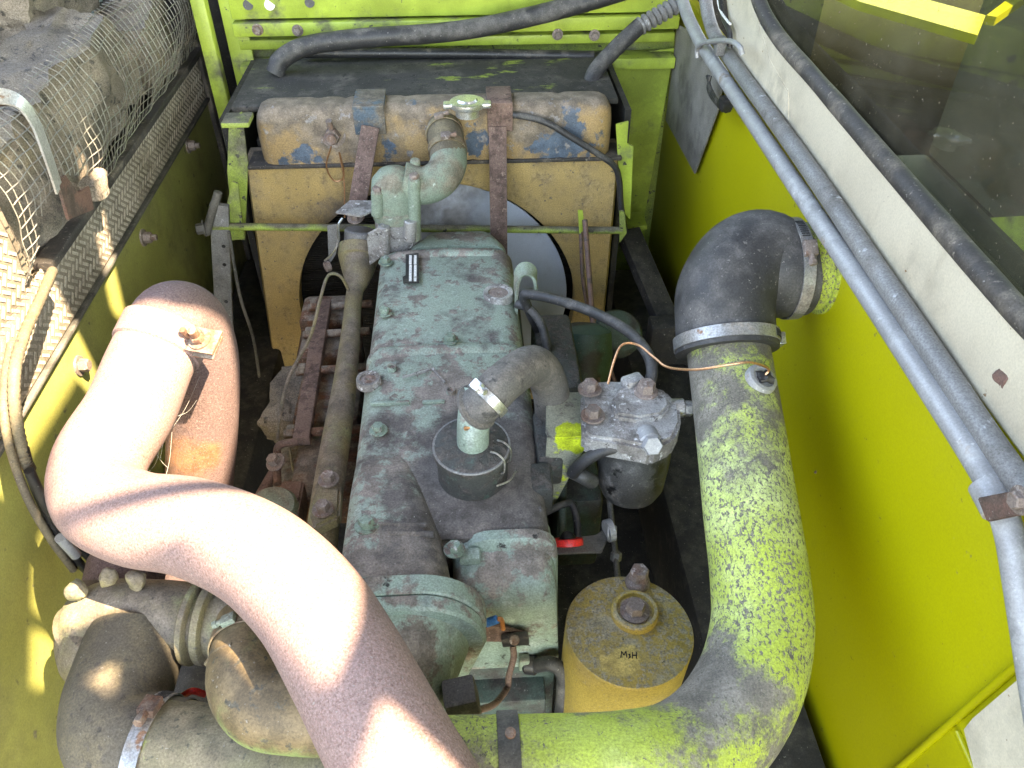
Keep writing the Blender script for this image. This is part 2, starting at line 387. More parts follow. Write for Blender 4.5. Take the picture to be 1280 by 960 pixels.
M['brown_plate'] = mat('brown_primer_plate', (.14, .075, .06), .7, layers=[L_((.09, .06, .05), 20, .47, .6)], bump=.25)
M['copper'] = mat('copper_wire', (.62, .33, .18), .35, .8, bump=0, vary=.1)
M['red'] = mat('bright_red_plastic', (.75, .03, .03), .35, bump=0, vary=.05)
M['white'] = mat('white_print', (.72, .72, .70), .5, bump=0, vary=.03, layers=[L_((.4, .4, .38), 60, .6, .7)])
M['bluec'] = mat('blue_connector', (.04, .22, .55), .4, bump=0)
M['orange'] = mat('orange_wire', (.55, .2, .06), .5, bump=0)
M['grey_block'] = mat('dusty_grey_rubber_block', (.11, .10, .095), .8, layers=[L_((.15, .14, .13), 40, .5, .64)], bump=.4)
M['ink'] = mat('black_ink', (.03, .025, .02), .6, bump=0)
M['silver'] = mat('silver_cap_metal', (.62, .64, .64), .3, .85, layers=[L_((.35, .34, .32), 40, .56, .66, metal=.4)], bump=.2)
M['web'] = mat('cobweb_thread', (.5, .48, .45), .6, bump=0)
M['cab'] = mat('dark_cab_trim', (.022, .022, .017), .8, layers=[L_((.04, .033, .024), 5, .45, .65), L_((.015, .017, .012), 14, .5, .65)], bump=.2)

def glass():
    m = bpy.data.materials.new('dusty_window_glass'); m.use_nodes = True
    t = m.node_tree; N = t.nodes; L = t.links
    out = N['Material Output']; N.remove(N['Principled BSDF'])
    tr = N.new('ShaderNodeBsdfTransparent'); tr.inputs[0].default_value = (.62, .66, .56, 1)
    gl = N.new('ShaderNodeBsdfGlossy'); gl.inputs['Roughness'].default_value = .03
    di = N.new('ShaderNodeBsdfDiffuse'); di.inputs[0].default_value = (.20, .17, .13, 1)
    fr = N.new('ShaderNodeFresnel'); fr.inputs[0].default_value = 1.5
    geo = N.new('ShaderNodeNewGeometry')
    n1 = N.new('ShaderNodeTexNoise'); n1.inputs['Scale'].default_value = 7; n1.inputs['Detail'].default_value = 9; n1.inputs['Roughness'].default_value = .65
    n2 = N.new('ShaderNodeTexNoise'); n2.inputs['Scale'].default_value = 190; n2.inputs['Detail'].default_value = 2
    for n in (n1, n2): L.new(geo.outputs['Position'], n.inputs['Vector'])
    r1 = N.new('ShaderNodeMapRange'); r1.inputs[1].default_value = .44; r1.inputs[2].default_value = .72; r1.inputs[3].default_value = .03; r1.inputs[4].default_value = .18
    r2 = N.new('ShaderNodeMapRange'); r2.inputs[1].default_value = .70; r2.inputs[2].default_value = .74; r2.inputs[4].default_value = .7
    L.new(n1.outputs[0], r1.inputs[0]); L.new(n2.outputs[0], r2.inputs[0])
    mx = N.new('ShaderNodeMath'); mx.operation = 'MAXIMUM'; L.new(r1.outputs[0], mx.inputs[0]); L.new(r2.outputs[0], mx.inputs[1])
    bf = N.new('ShaderNodeMath'); bf.operation = 'SUBTRACT'; bf.inputs[0].default_value = 1; L.new(geo.outputs['Backfacing'], bf.inputs[1])
    fm = N.new('ShaderNodeMath'); fm.operation = 'MULTIPLY'; L.new(fr.outputs[0], fm.inputs[0]); L.new(bf.outputs[0], fm.inputs[1])
    m1 = N.new('ShaderNodeMixShader'); m2 = N.new('ShaderNodeMixShader')
    L.new(fm.outputs[0], m1.inputs[0]); L.new(tr.outputs[0], m1.inputs[1]); L.new(gl.outputs[0], m1.inputs[2])
    L.new(mx.outputs[0], m2.inputs[0]); L.new(m1.outputs[0], m2.inputs[1]); L.new(di.outputs[0], m2.inputs[2])
    L.new(m2.outputs[0], out.inputs[0])
    return m
M['glass'] = glass()

# ------------------------------------------------------------------ small shared builders
def band(bm, c, d, r, w, t=.0016, seg=40):
    d = V(d).normalized(); c = V(c)
    lathe(bm, c - d * w / 2, d, [(r, 0), (r + t, .0004), (r + t, w - .0004), (r, w), (r - .001, w / 2), (r, 0)], seg, cap=False)

def hose_clamp(parent, c, d, r, w, toward, m='clamp', ms='clamp', slots=True):
    """worm-drive band with its screw housing on the side facing `toward`"""
    c = V(c); d = V(d).normalized(); o = V(toward) - (V(toward)).dot(d) * d; o.normalize(); s = d.cross(o)
    bm = nb(); band(bm, c, d, r, w)
    k = obj('hose_clamp', bm, M[m], parent)
    bm = nb()
    rot = Matrix((s, d, o)).transposed()
    box(bm, c + o * (r + w * .28), (w * 1.25, w * 1.02, w * .6), rot, .0015)
    cyl(bm, c + o * (r + w * .34) - s * w * .5, c + o * (r + w * .34) + s * w * 1.15, w * .26, 12)
    hexbolt(bm, c + o * (r + w * .34) + s * w * 1.0, s, w * .34, w * .4, False)
    obj('clamp_screw', bm, M[ms], k)
    if slots:
        bm = nb()
        for i in range(9):
            a = -(.12 + i * .055) - w * .7 / r
            q = (o * math.cos(a) + s * math.sin(a)); u = (-o * math.sin(a) + s * math.cos(a))
            box(bm, c + q * (r + .0017), (r * .022, w * .62, .0012), Matrix((u, d, q)).transposed())
        obj('band_slots', bm, M['black'], k)
    return k

def bolts(parent, spots, m='bolt', r=.008, h=.008, d=(0, 0, 1), name='bolt', washer=True):
    first = None
    for i, p in enumerate(spots):
        if first is None:
            bm = nb(); hexbolt(bm, p, d, r, h, washer); first = obj(name, bm, M[m], parent); p0 = V(p)
            rest = first.location.copy()
        else:
            o = first.copy(); COL.objects.link(o); o.parent = parent; o.location = rest + (V(p) - p0)
    return first

def cable(name, label, cat, pts, r, m, n=10, seg=10, **k):
    bm = nb(); tube(bm, spline(pts, n), r, seg); return one(name, label, cat, bm, M[m], **k)

# ================================================================== THE SETTING: bay floor and walls
bm = nb(); box(bm, (-.05, .9, -.79), (1.6, 2.8, .04)); obj('floor', bm, M['dark'], kind='structure')

# ---- wall on the right: painted panel, cream sill, window
XW = .485
w = thing('side_panel', 'yellow-green painted bay wall beside the rubber elbow and lime pipe', 'wall panel', (XW, .9, -.7))
bm = nb(); box(bm, (XW + .012, .80, -.24), (.02, 2.3, 1.02), bev=.003); obj('sheet', bm, M['yellow_wall'], w)
bm = nb(); a = at(1283, 822, x=XW); b = at(1110, 972, x=XW); tube(bm, [a, b], .0045, 10); obj('seam', bm, M['yellow_wall'], w)
bm = nb(); tube(bm, [at(1197, 915, x=XW), at(1235, 1000, x=XW)], .004, 10); obj('seam', bm, M['yellow_wall'], w)
bm = nb(); prism(bm, [at(1207, 912, x=XW - .0035), at(1218, 898, x=XW - .0035), at(1300, 828, x=XW - .0035), at(1330, 1000, x=XW - .0035), at(1230, 1000, x=XW - .0035)], .002, (-1, 0, 0))
obj('cream_patch', bm, M['cream'], w)
bm = nb()
for p, r in [((1146, 649), .004), ((1192, 627), .0022), ((1238, 724), .003), ((1240, 718), .002), ((1020, 590), .0015)]:
    q = at(*p, x=XW + .002); lump(bm, q, (.003, r * 2, r * 3), amp=.001, sc=300, cuts=2)
obj('chip', bm, M['rust'], w, kind='stuff')

bm = nb()   # cream sill: a folded sheet under the window
prof = [(.478, .270), (.478, .366), (.482, .370), (.488, .368), (.488, .262), (.484, .262)]
ya, yb = .0, 1.42
rows = [[bm.verts.new((x, y, z)) for x, z in prof] for y in (ya, .5, 1.0, 1.25, yb)]
for r0, r1 in zip(rows, rows[1:]):
    for k in range(len(prof)): bm.faces.new((r0[k], r0[(k + 1) % 6], r1[(k + 1) % 6], r1[k]))
bm.faces.new(rows[0]); bm.faces.new(rows[-1][::-1])
sill = one('window_sill', 'cream painted metal sill running between the black window seal and steel pipes', 'sill', bm, M['cream'])
bm = nb(); lump(bm, at(1250, 473, x=.4775), (.0022, .018, .014), amp=.003, sc=90, cuts=3); obj('rust_patch', bm, M['brown_plate'], sill)
bm = nb(); prism(bm, [at(905, -30, x=.477), at(940, -30, x=.477), at(948, 30, x=.477), at(962, 75, x=.477), at(985, 115, x=.477), at(985, 150, x=.477), at(915, 62, x=.477)], .004, (1, 0, 0))
obj('corner_sheet', bm, M['cream'], sill)

win = thing('window', 'dark dusty side window in thick black rubber seal above cream sill', 'window', (.49, .7, .375))
gx = .490
bm = nb(); prism(bm, [(gx, -.2, .35), (gx + .06, -.2, 1.0), (gx + .06, 1.36, 1.0), (gx, 1.36, .40), (gx, 1.33, .35)], .004, (1, 0, 0)); obj('pane', bm, M['glass'], win)
seal_pts = [at(1900, 1010, x=.474), at(1650, 760, x=.474), at(1400, 512, x=.474), at(1280, 398, x=.474), at(1180, 285, x=.474), at(1080, 170, x=.474), at(1020, 100, x=.474), at(975, 48, x=.474), at(950, 5, x=.476), at(943, -40, x=.478), at(948, -120, x=.482)]
bm = nb(); tube(bm, spline(seal_pts, 8), .0115, 16, rip=.08); obj('seal', bm, M['seal'], win)
cabf = thing('cab_interior', 'dark cab trim seen dimly through the dusty side window', 'cab', (1.45, .9, -.4))
bm = nb(); box(bm, (1.5, .9, .10), (.06, 2.9, .9), bev=.01); obj('trim_panel', bm, M['cab'], cabf)
bm = nb(); box(bm, (1.0, .9, -.37), (.94, 2.9, .04), bev=.01); obj('cab_floor', bm, M['cab'], cabf)
bm = nb(); prism(bm, [at(1185, 275, x=1.465), at(1420, 262, x=1.465), at(1420, 520, x=1.465), at(1200, 420, x=1.465)], .02, (1, 0, 0)); obj('green_panel', bm, M['lime'], cabf)  # panel added to give the glass its green zone
cb = thing('reflection_bar', 'added yellow-green bar standing in for the bright reflection in the window', 'added bar', at(1150, 20, z=.22))  # bar added behind the glass for the yellow reflection
bm = nb(); prism(bm, [at(*p, z=.22) for p in ((1040, -14), (1075, 2), (1222, 44), (1232, 19), (1110, -14))], .02, (0, 0, -1)); obj('bar', bm, M['yellow_wall'], cb)
bm = nb(); prism(bm, [at(*p, z=.215) for p in ((1233, 19), (1246, 21), (1300, -16), (1282, -18))], .02, (0, 0, -1)); obj('bar', bm, M['yellow_wall'], cb)

# ---- back of the bay: channels, posts, plates
YB = 1.88
bw = thing('back_frame', 'lime green sheet metal frame of channels closing the bay behind the radiator', 'frame', (0, YB, -.2))
bm = nb(); box(bm, (-.005, YB + .03, .0), (1.03, .012, 1.4)); obj('back_sheet', bm, M['lime_dirty'], bw)
bm = nb(); box(bm, (-.1, YB + .10, .0), (1.9, .012, 1.4)); obj('dark_gap_sheet', bm, M['dark'], bw)  # dark sheet added to make the gap beside the post dark
def zb(py, y=YB): return at(560, py, y=y).z
def rail(y0, y1, yy, m='lime', name='channel', x0=-.50, x1=.475, dp=.03):
    za, zc = zb(y0, yy), zb(y1, yy)
    bm = nb(); box(bm, ((x0 + x1) / 2, yy + dp / 2, (za + zc) / 2), (x1 - x0, dp, abs(za - zc)), bev=.003); return obj(name, bm, M[m], bw)
rail(-40, 20, YB - .035); rail(25, 42, YB - .045); rail(46, 58, YB - .02); rail(78, 92, YB - .055, dp=.06)
bm = nb(); box(bm, (-.5, YB - .012, .03), (.05, .012, .62), bev=.002); obj('post', bm, M['lime'], bw)
bm = nb(); box(bm, (-.555, YB - .05, .02), (.03, .03, .64), bev=.003); obj('post', bm, M['lime'], bw)
bm = nb(); prism(bm, [at(800, 66, y=YB - .01), at(843, 60, y=YB - .01), at(806, 268, y=YB - .01), at(806, 300, y=YB - .01), at(760, 300, y=YB - .01), at(745, 100, y=YB - .01)], .006, (0, 1, 0)); obj('corner_plate', bm, M['lime'], bw)
bm = nb(); box(bm, at(793, 276, y=1.72), (.05, .07, .012), bev=.002); obj('corner_foot', bm, M['lime'], bw)
bolts(bw, [at(322, 37, y=YB - .045), at(372, 38, y=YB - .045), at(697, 43, y=YB - .045), at(743, 44, y=YB - .045)], 'bolt', .008, .010, (0, -1, 0))
for p in ((310, 6), (387, 3)):
    bm = nb(); cyl(bm, at(*p, y=YB - .037), at(*p, y=YB - .034), .0105, 20); obj('hole', bm, M['black'], bw)
bm = nb(); cyl(bm, at(337, 6, y=YB - .037), at(337, 6, y=YB - .034), .011, 20); obj('plug_or_lit_hole', bm, M['white'], bw)  # white disc painted for light showing through a hole
cable('rail_pipe', 'thin black pipe lying along the back frame above the radiator plate', 'pipe', [at(380, 66, y=1.80), at(560, 67, y=1.80), at(742, 70, y=1.80)], .011, 'black')
bm = nb(); box(bm, (-.08, 1.69, .160), (.76, .27, .012), bev=.003); 
one('top_plate', 'black grimy flat plate behind the radiator tank with flaking lime paint', 'plate', bm, M['top_black'])
h = thing('coolant_hose', 'thick black hose sweeping across the back from radiator plate to top edge', 'hose', at(345, 82, y=1.74))
bm = nb(); tube(bm, spline([at(343, 92, y=1.72), at(352, 74, y=1.73), at(385, 57, y=1.745), at(450, 48, y=1.75), at(560, 40, y=1.76), at(640, 26, y=1.77), at(720, 6, y=1.78), at(800, -18, y=1.79)], 10), .0195, 18, rip=.03); obj('hose_body', bm, M['hose'], h)
h = thing('hydraulic_hose', 'short black hose with coiled metal spring fitting at the back right', 'hose', at(738, 98, y=1.70))
pts = [at(738, 106, y=1.66), at(745, 88, y=1.68), at(770, 60, y=1.70), at(800, 32, y=1.72)]
bm = nb(); tube(bm, spline(pts, 8), .017, 16); obj('hose_body', bm, M['hose'], h)
a, b = at(798, 34, y=1.72), at(845, 6, y=1.74); prof = []
L = (b - a).length
for i in range(7): prof += [(.013, L * i / 7), (.0185, L * (i + .3) / 7), (.0185, L * (i + .6) / 7)]
bm = nb(); lathe(bm, a, b - a, prof + [(.013, L)], 20); obj('spring_fitting', bm, M['galv_dark'], h)

# ---- wall on the left
XL = -.63
lw = thing('wall_sheet', 'olive green sheet metal bay wall below the brown ribbed panel', 'wall panel', (XL, 1.1, -.7))
bm = nb(); box(bm, (XL - .012, .95, -.35), (.02, 2.4, .78), bev=.003); obj('sheet', bm, M['left_wall'], lw)
for p in ((180, 297), (236, 182), (100, 457)):
    q = at(*p, x=XL); bm = nb(); hexbolt(bm, q - V((.002, 0, 0)), (1, 0, 0), .011, .014); cyl(bm, q, q + V((.024 if p[1] < 400 else .012, 0, 0)), .006, 12); obj('bolt', bm, M['bolt'], lw)
tp = thing('ribbed_panel', 'brown dirty ribbed strip panel below the wire mesh', 'panel', (XL, 1.2, .03))
zlo, zhi = .035, .138
bm = nb(); box(bm, (XL - .004, 1.22, (zlo + zhi) / 2), (.012, 1.55, zhi - zlo), bev=.002); obj('backing', bm, M['tread_backing'], tp)
bm = nb(); box(bm, (XL - .0045, .72, zhi + .10), (.012, .56, .22), bev=.002); obj('backing', bm, M['tread_backing'], tp)
bm = nb()
for i in range(88):
    for j in range(14):
        y = .50 + i * .0165 + (j % 2) * .008; z = zlo + .010 + j * .0152
        if y > 1.95 or (j > 6 and y > .98): continue
        a = .7 if j % 2 else -.7
        d = V((0, math.cos(a), math.sin(a))) * .0088
        bar(bm, V((XL + .002, y, z)) - d, V((XL + .002, y, z)) + d, .0050, .0016, up=(1, 0, 0), bev=0)
obj('raised_rib', bm, M['tread'], tp, kind='stuff')
bm = nb(); box(bm, (XL + .002, 1.20, zlo - .006), (.012, 1.62, .006), bev=.001); obj('lower_edge', bm, M['greybeam'], tp)
bm = nb(); box(bm, (XL + .005, 1.50, zhi + .006), (.028, .95, .014), bev=.002); obj('upper_rail', bm, M['seal'], tp)
bm = nb(); box(bm, (XL - .005, 1.98, .0), (.03, .05, .9), bev=.003); obj('end_post', bm, M['seal'], tp)

# wire mesh over the insulation: vertical face bulging into the bay, folded back at its top
def mesh_pt(y, s):
    """y along the wall, s up the face and over the fold"""
    top = .345 - .05 * max(0, (y - 1.35)) + .02 * noise.noise(V((y * 3, 0, 1)))
    bul = .03 * math.sin(max(0, min(1, s / .2)) * math.pi) + .016 * noise.noise(V((y * 4.2, s * 7, 3))) + .008 * noise.noise(V((y * 14, s * 18, 9)))
    if s < top - zhi - .02:
        p = V((XL + .004 + bul, y, zhi + .015 + s))
    else:
        q = s - (top - zhi - .02); a = min(q / .05, 1) * math.pi / 2
        p = V((XL + .004 + bul - .05 * (1 - math.cos(a)) * .7 - max(0, q - .05) * .95, y, top - .005 + .035 * math.sin(a) * .6 + max(0, q - .05) * .18))
    return p + V(noise.noise_vector(V((y * 26, s * 26, 5)))) * .0026
ms = nb(); sp = .0172; y0, y1 = .97, 1.96
def torn(y, s): return (1.02 < y < 1.20 and s < .07 + .02 * noise.noise(V((y * 20, 0, 0)))) or (1.34 < y < 1.42 and .10 < s < .17)
def wires(line):
    seg = []
    for (y, s) in line + [None] if isinstance(line, list) else []:
        pass
ny = int((y1 - y0) / sp); nsn = 13
for i in range(ny):
    run = []
    for k in range(nsn * 2):
        s = k * sp / 2; y = y0 + i * sp
        if torn(y, s):
            if len(run) > 2: tube(ms, run, .0009, 4, False)
            run = []
        else: run.append(mesh_pt(y, s))
    if len(run) > 2: tube(ms, run, .0009, 4, False)
for k in range(nsn):
    run = []
    for i in range(ny * 2):
        s = k * sp; y = y0 + i * sp / 2
        if torn(y, s):
            if len(run) > 2: tube(ms, run, .0009, 4, False)
            run = []
        else: run.append(mesh_pt(y, s) + V((.0012, 0, 0)))
    if len(run) > 2: tube(ms, run, .0009, 4, False)
one('wire_mesh', 'bent galvanised wire mesh screen over insulation on the left wall', 'wire mesh', ms, M['wire'])

def foam(label, c, s, rot=0, amp=.022, grp='dirty insulation blocks behind the wire mesh'):
    bm = nb(); lump(bm, c, s, Matrix.Rotation(rot, 3, 'X'), amp * 1.1, 9, 15, .22)
    for v in bm.verts: v.co += V(noise.noise_vector(v.co * 85)) * .006
    one('insulation_block', label, 'insulation', bm, M['foam'], group=grp)
foam('long brown insulation block behind the middle of the wire mesh', V((-.70, 1.37, .255)), (.14, .42, .17), .06)
foam('frayed tan insulation lump at the near end of wire mesh', V((-.70, 1.05, .22)), (.12, .24, .20), -.05, .03)
foam('dark insulation piece behind mesh nearest the back corner', V((-.69, 1.78, .22)), (.12, .26, .15), .1)
foam('ragged insulation clump on top above the wire mesh fold', V((-.86, 1.66, .36)), (.22, .30, .16), .0, .03)
foam('low flat insulation scrap beneath the long block', V((-.70, 1.30, .16)), (.09, .5, .05), .0, .012)
bm = nb(); box(bm, (-1.0, 1.3, .1), (.04, 2.2, .9)); box(bm, (-.82, 1.2, .12), (.36, 1.7, .02)); one('cavity_lining', 'dark lining at the back of the mesh covered cavity', 'lining', bm, M['dark'])
bp = nb(); bar(bp, at(5, 128, x=-.84), at(118, -20, x=-.86), .06, .05, bev=.004); bar(bp, at(88, 28, x=-.80), at(106, -60, x=-.80), .10, .03, bev=.003)
one('pale_strut', 'flaking pale blue strut slanting behind the wire mesh', 'strut', bp, M['bluepost'])
bp = nb(); bar(bp, at(-30, 110, x=-.86), at(80, -40, x=-.9), .06, .09, bev=.004); one('grey_beam', 'grey dirty beam above the pale blue strut in the corner', 'beam', bp, M['greybeam'])
bp = nb(); prism(bp, [at(-60, -60, x=-1.0), at(90, -60, x=-1.0), at(65, 0, x=-1.0), at(-60, 90, x=-1.0)], .01, (-1, 0, 0)); one('outer_panel', 'yellow-green outer panel in the far top left corner', 'panel', bp, M['left_wall'])
st = thing('mesh_strap', 'curved bare metal strap holding down the wire mesh at its near end', 'strap', at(75, 235, x=-.58))
sp_ = spline([at(-30, 118, x=-.62), at(18, 124, x=-.585), at(42, 150, x=-.575), at(58, 190, x=-.575), at(74, 238, x=-.58)], 6)
bm = nb()
rowsA = []
for i, p in enumerate(sp_):
    t = (sp_[min(i + 1, len(sp_) - 1)] - sp_[max(i - 1, 0)]).normalized(); s = t.cross(V((1, 0, .2))).normalized() * .011; n_ = s.cross(t).normalized() * .0015
    rowsA.append([bm.verts.new(p + s + n_), bm.verts.new(p - s + n_), bm.verts.new(p - s - n_), bm.verts.new(p + s - n_)])
for a, b in zip(rowsA, rowsA[1:]):
    for k in range(4): bm.faces.new((a[k], a[(k + 1) % 4], b[(k + 1) % 4], b[k]))
bm.faces.new(rowsA[0]); bm.faces.new(rowsA[-1][::-1]); obj('band', bm, M['strip_white'], st)
bm = nb(); prism(bm, [at(72, 226, x=-.578), at(82, 218, x=-.578), at(98, 240, x=-.578), at(112, 232, x=-.578), at(118, 262, x=-.578), at(86, 275, x=-.578)], .004, (-1, 0, 0), .0012); obj('foot_plate', bm, M['brown_plate'], st)
bm = nb(); prism(bm, [at(-30, 100, x=-.60), at(14, 112, x=-.60), at(30, 122, x=-.60), at(20, 132, x=-.60), at(-30, 135, x=-.60)], .004, (-1, 0, 0), .001); obj('end_plate', bm, M['brown_plate'], st)
bm = nb(); lump(bm, at(118, 232, x=-.6), (.03, .05, .03), amp=.012, sc=30, cuts=4); one('torn_scrap', 'torn tan foil scrap stuck under the mesh strap', 'scrap', bm, M['foam'])

# corrugated conduit and cables down the left edge
c0 = [at(66, 338, x=-.595), at(50, 375, x=-.575), at(28, 425, x=-.56), at(18, 470, x=-.55), at(20, 520, x=-.55), at(30, 570, x=-.55), at(38, 588, x=-.55)]
pp = spline(c0, 14); rr = [.0075 if i % 2 else .0064 for i in range(len(pp))]
bm = nb(); tube(bm, pp, rr, 14); one('corrugated_conduit', 'brown corrugated conduit curving down the left wall', 'conduit', bm, M['rubber_tan'])
cable('wiring_cable', 'dark cable emerging below the corrugated conduit', 'cable', [at(30, 560, x=-.548), at(44, 610, x=-.55), at(66, 655, x=-.55), at(96, 700, x=-.55), at(118, 722, x=-.55)], .0058, 'black')
cable('wiring_cable', 'pale dusty cable to the left of the corrugated conduit', 'cable', [at(14, 430, x=-.58), at(6, 480, x=-.57), at(8, 540, x=-.56), at(30, 612, x=-.555), at(60, 668, x=-.555), at(92, 712, x=-.555)], .0052, 'rubber_tan')
cable('wiring_cable', 'dark cable nearest the exhaust bend at the lower left', 'cable', [at(36, 588, x=-.54), at(58, 632, x=-.54), at(84, 668, x=-.54), at(116, 700, x=-.54)], .0062, 'black')
bm = nb(); cyl(bm, at(75, 672, x=-.535), at(95, 694, x=-.535), .0068, 12); one('cable_sleeve', 'short pale sleeve on the dark cable near exhaust bend', 'sleeve', bm, M['galv'])
ps = thing('perforated_post', 'grey perforated steel post standing left of the radiator', 'post', at(282, 420, y=1.42))
bm = nb(); a, b = at(274, 255, y=1.44), at(288, 560, y=1.44); bar(bm, a, b, .012, .036, up=(1, 0, 0)); obj('upright', bm, M['galv_dark'], ps)
for py in (308, 331, 377, 420):
    p = at(274 + (py - 255) * .046 + 3, py, y=1.4335); bm = nb(); cyl(bm, p, p + V((0, .002, 0)), .004, 12); obj('hole', bm, M['black'], ps)
cable('dark_line', 'thin dark cord hanging left of the radiator', 'cord', [at(286, 290, y=1.40), at(300, 370, y=1.40), at(318, 430, y=1.40), at(330, 520, y=1.40)], .0035, 'greybeam')

# ---- pipes along the right wall
g = 'galvanised pipes along the right wall'
pA = thing('conduit_pipe', 'lighter galvanised pipe running lower and bending down at the near end', 'pipe', at(1100, 400, x=.452), group=g)
pts = [at(846, -30, x=.445), at(856, 10, x=.447), at(868, 38, x=.449), at(884, 66, x=.452), at(960, 180, x=.452), at(1060, 330, x=.452), at(1160, 482, x=.452), at(1222, 578, x=.452), at(1246, 622, x=.452), at(1262, 668, x=.452), at(1273, 730, x=.452), at(1284, 800, x=.452), at(1300, 900, x=.452), at(1340, 1150, x=.452)]
bm = nb(); tube(bm, spline(pts, 8), .0122, 20); obj('pipe_body', bm, M['galv'], pA)
pB = thing('conduit_pipe', 'darker weathered galvanised pipe running upper beside the cream sill', 'pipe', at(1100, 340, x=.462), group=g)
pts = [at(878, -30, x=.462), at(888, 30, x=.464), at(912, 72, x=.464), at(1004, 200, x=.464), at(1100, 342, x=.464), at(1180, 462, x=.464), at(1250, 568, x=.464), at(1340, 690, x=.464), at(1500, 918, x=.464), at(1800, 1345, x=.464)]
bm = nb(); tube(bm, spline(pts, 8), .0122, 20); obj('pipe_body', bm, M['galv_dark'], pB)
cl = thing('pipe_bracket', 'rusty brown saddle bracket clamping the pipes at the near right edge', 'bracket', at(1245, 632, x=.45))
c = at(1240, 612, x=.452); d = (at(1246, 622, x=.452) - at(1222, 578, x=.452)).normalized(); bm = nb(); band(bm, at(1242, 622, x=.452), d, .0128, .028, .003); obj('saddle', bm, M['galv'], cl)
bm = nb(); prism(bm, [at(1228, 622, x=.436), at(1290, 610, x=.436), at(1300, 640, x=.436), at(1240, 652, x=.436)], .005, (-1, 0, 0), .001); obj('plate', bm, M['brown_plate'], cl)
bm = nb(); hexbolt(bm, at(1275, 625, x=.431), (-1, 0, 0), .008, .006); obj('bolt', bm, M['bolt'], cl)
cl = thing('pipe_bracket', 'thin steel bracket clamping both pipes at the far end', 'bracket', at(895, 58, x=.45))
bm = nb(); tube(bm, spline([at(872, 72, x=.44), at(872, 60, x=.437), at(882, 53, x=.437), at(910, 51, x=.437), at(924, 58, x=.44), at(928, 68, x=.445)], 5), .0045, 8); obj('hoop', bm, M['galv'], cl)
bm = nb(); box(bm, at(900, 57, x=.446), (.016, .02, .03), bev=.002); obj('plate', bm, M['galv_dark'], cl)
bm = nb(); prism(bm, [at(846, 30, x=.476), at(880, 50, x=.476), at(905, 95, x=.476), at(896, 140, x=.476), at(868, 217, x=.476), at(832, 150, x=.476), at(842, 70, x=.476)], .003, (1, 0, 0))
one('grey_flap', 'grey triangular sheet flap on the right wall near back corner', 'flap', bm, M['grey_flap'])
cl = thing('cable_loop', 'small black cable loop hanging under the far pipes', 'cable', at(896, 115, x=.453))
for i in range(3):
    bm = nb(); tube(bm, spline([at(888 - i * 2, 95, x=.455), at(885 + i * 2, 112, x=.452), at(894 + i * 2, 128, x=.452), at(905, 138, x=.455)], 6), .003, 8); obj('cable_strand', bm, M['black'], cl)
bm = nb(); lump(bm, at(906, 130, x=.452), (.02, .035, .022), amp=.004, sc=60, cuts=3); obj('clip', bm, M['black'], cl)
cable('white_wire', 'thin white wire curling down beside the far end of cream sill', 'wire', [at(896, -10, x=.462), at(900, 12, x=.461), at(909, 26, x=.46), at(913, 30, x=.46)], .0022, 'white', seg=6)
cable('black_wire', 'black wires dropping behind the pipes at the far end of sill', 'wire', [at(900, -10, x=.466), at(904, 20, x=.464), at(912, 40, x=.466), at(912, 64, x=.468)], .005, 'black', seg=8)

# ================================================================== RADIATOR
YR = 1.5
rad = thing('radiator', 'big tan radiator with rusty straps and round fan opening at back of bay', 'radiator', (-.08, YR, -.66))
hc = V((-.083, 0, -.29)); hr = .312
def outer(a):
    """where the ray at angle a leaves the shroud outline"""
    dx, dz = math.cos(a), math.sin(a); best = 9
    for (nx, nz_, lim) in ((1, 0, .297), (0, 1, .070), (0, -1, .66)):
        q = nx * dx + nz_ * dz
        if q > 1e-6: best = min(best, (lim - (nx * hc.x + nz_ * hc.z)) / q)
    # left edge leans out: x = -.437 + .085 * (z - .08)
    den = dx - .085 * dz
    if den < -1e-6: best = min(best, (-.437 + .085 * (hc.z - .08) - hc.x) / den)
    return V((hc.x + dx * best, YR, hc.z + dz * best))
angs = sorted([2 * math.pi * k / 96 for k in range(96)] + [math.atan2(z - hc.z, x - hc.x) % (2 * math.pi) for x, z in ((.297, .07), (-.4379, .07), (.297, -.66), (-.4999, -.66))])
bm = nb(); n = len(angs)
ri = [bm.verts.new((hc.x + hr * math.cos(a), YR + .004, hc.z + hr * math.sin(a))) for a in angs]
rm = [bm.verts.new((hc.x + (hr + .008) * math.cos(a), YR, hc.z + (hr + .008) * math.sin(a))) for a in angs]
rb = [bm.verts.new((hc.x + hr * math.cos(a), YR + .04, hc.z + hr * math.sin(a))) for a in angs]
po = [outer(a) for a in angs]; cen = V((hc.x, YR, hc.z))
ro = [bm.verts.new(p) for p in po]
r2 = [bm.verts.new(cen + (p - cen) * 1.015 + V((0, .010, 0))) for p in po]
r3 = [bm.verts.new(cen + (p - cen) * 1.015 + V((0, .07, 0))) for p in po]
for rows in ((rb, ri), (ri, rm), (rm, ro), (ro, r2), (r2, r3)):
    for k in range(n): bm.faces.new((rows[0][k], rows[0][(k + 1) % n], rows[1][(k + 1) % n], rows[1][k]))
obj('shroud', bm, M['rad_tan'], rad, sharp=30)
bm = nb()
for i in range(140): box(bm, (-.08, 1.593, -.62 + i * .0049), (.70, .014, .0022))
obj('core_fins', bm, M['core'], rad, kind='stuff')
bm = nb(); box(bm, (-.08, 1.61, -.28), (.71, .03, .72)); obj('core', bm, M['core'], rad)
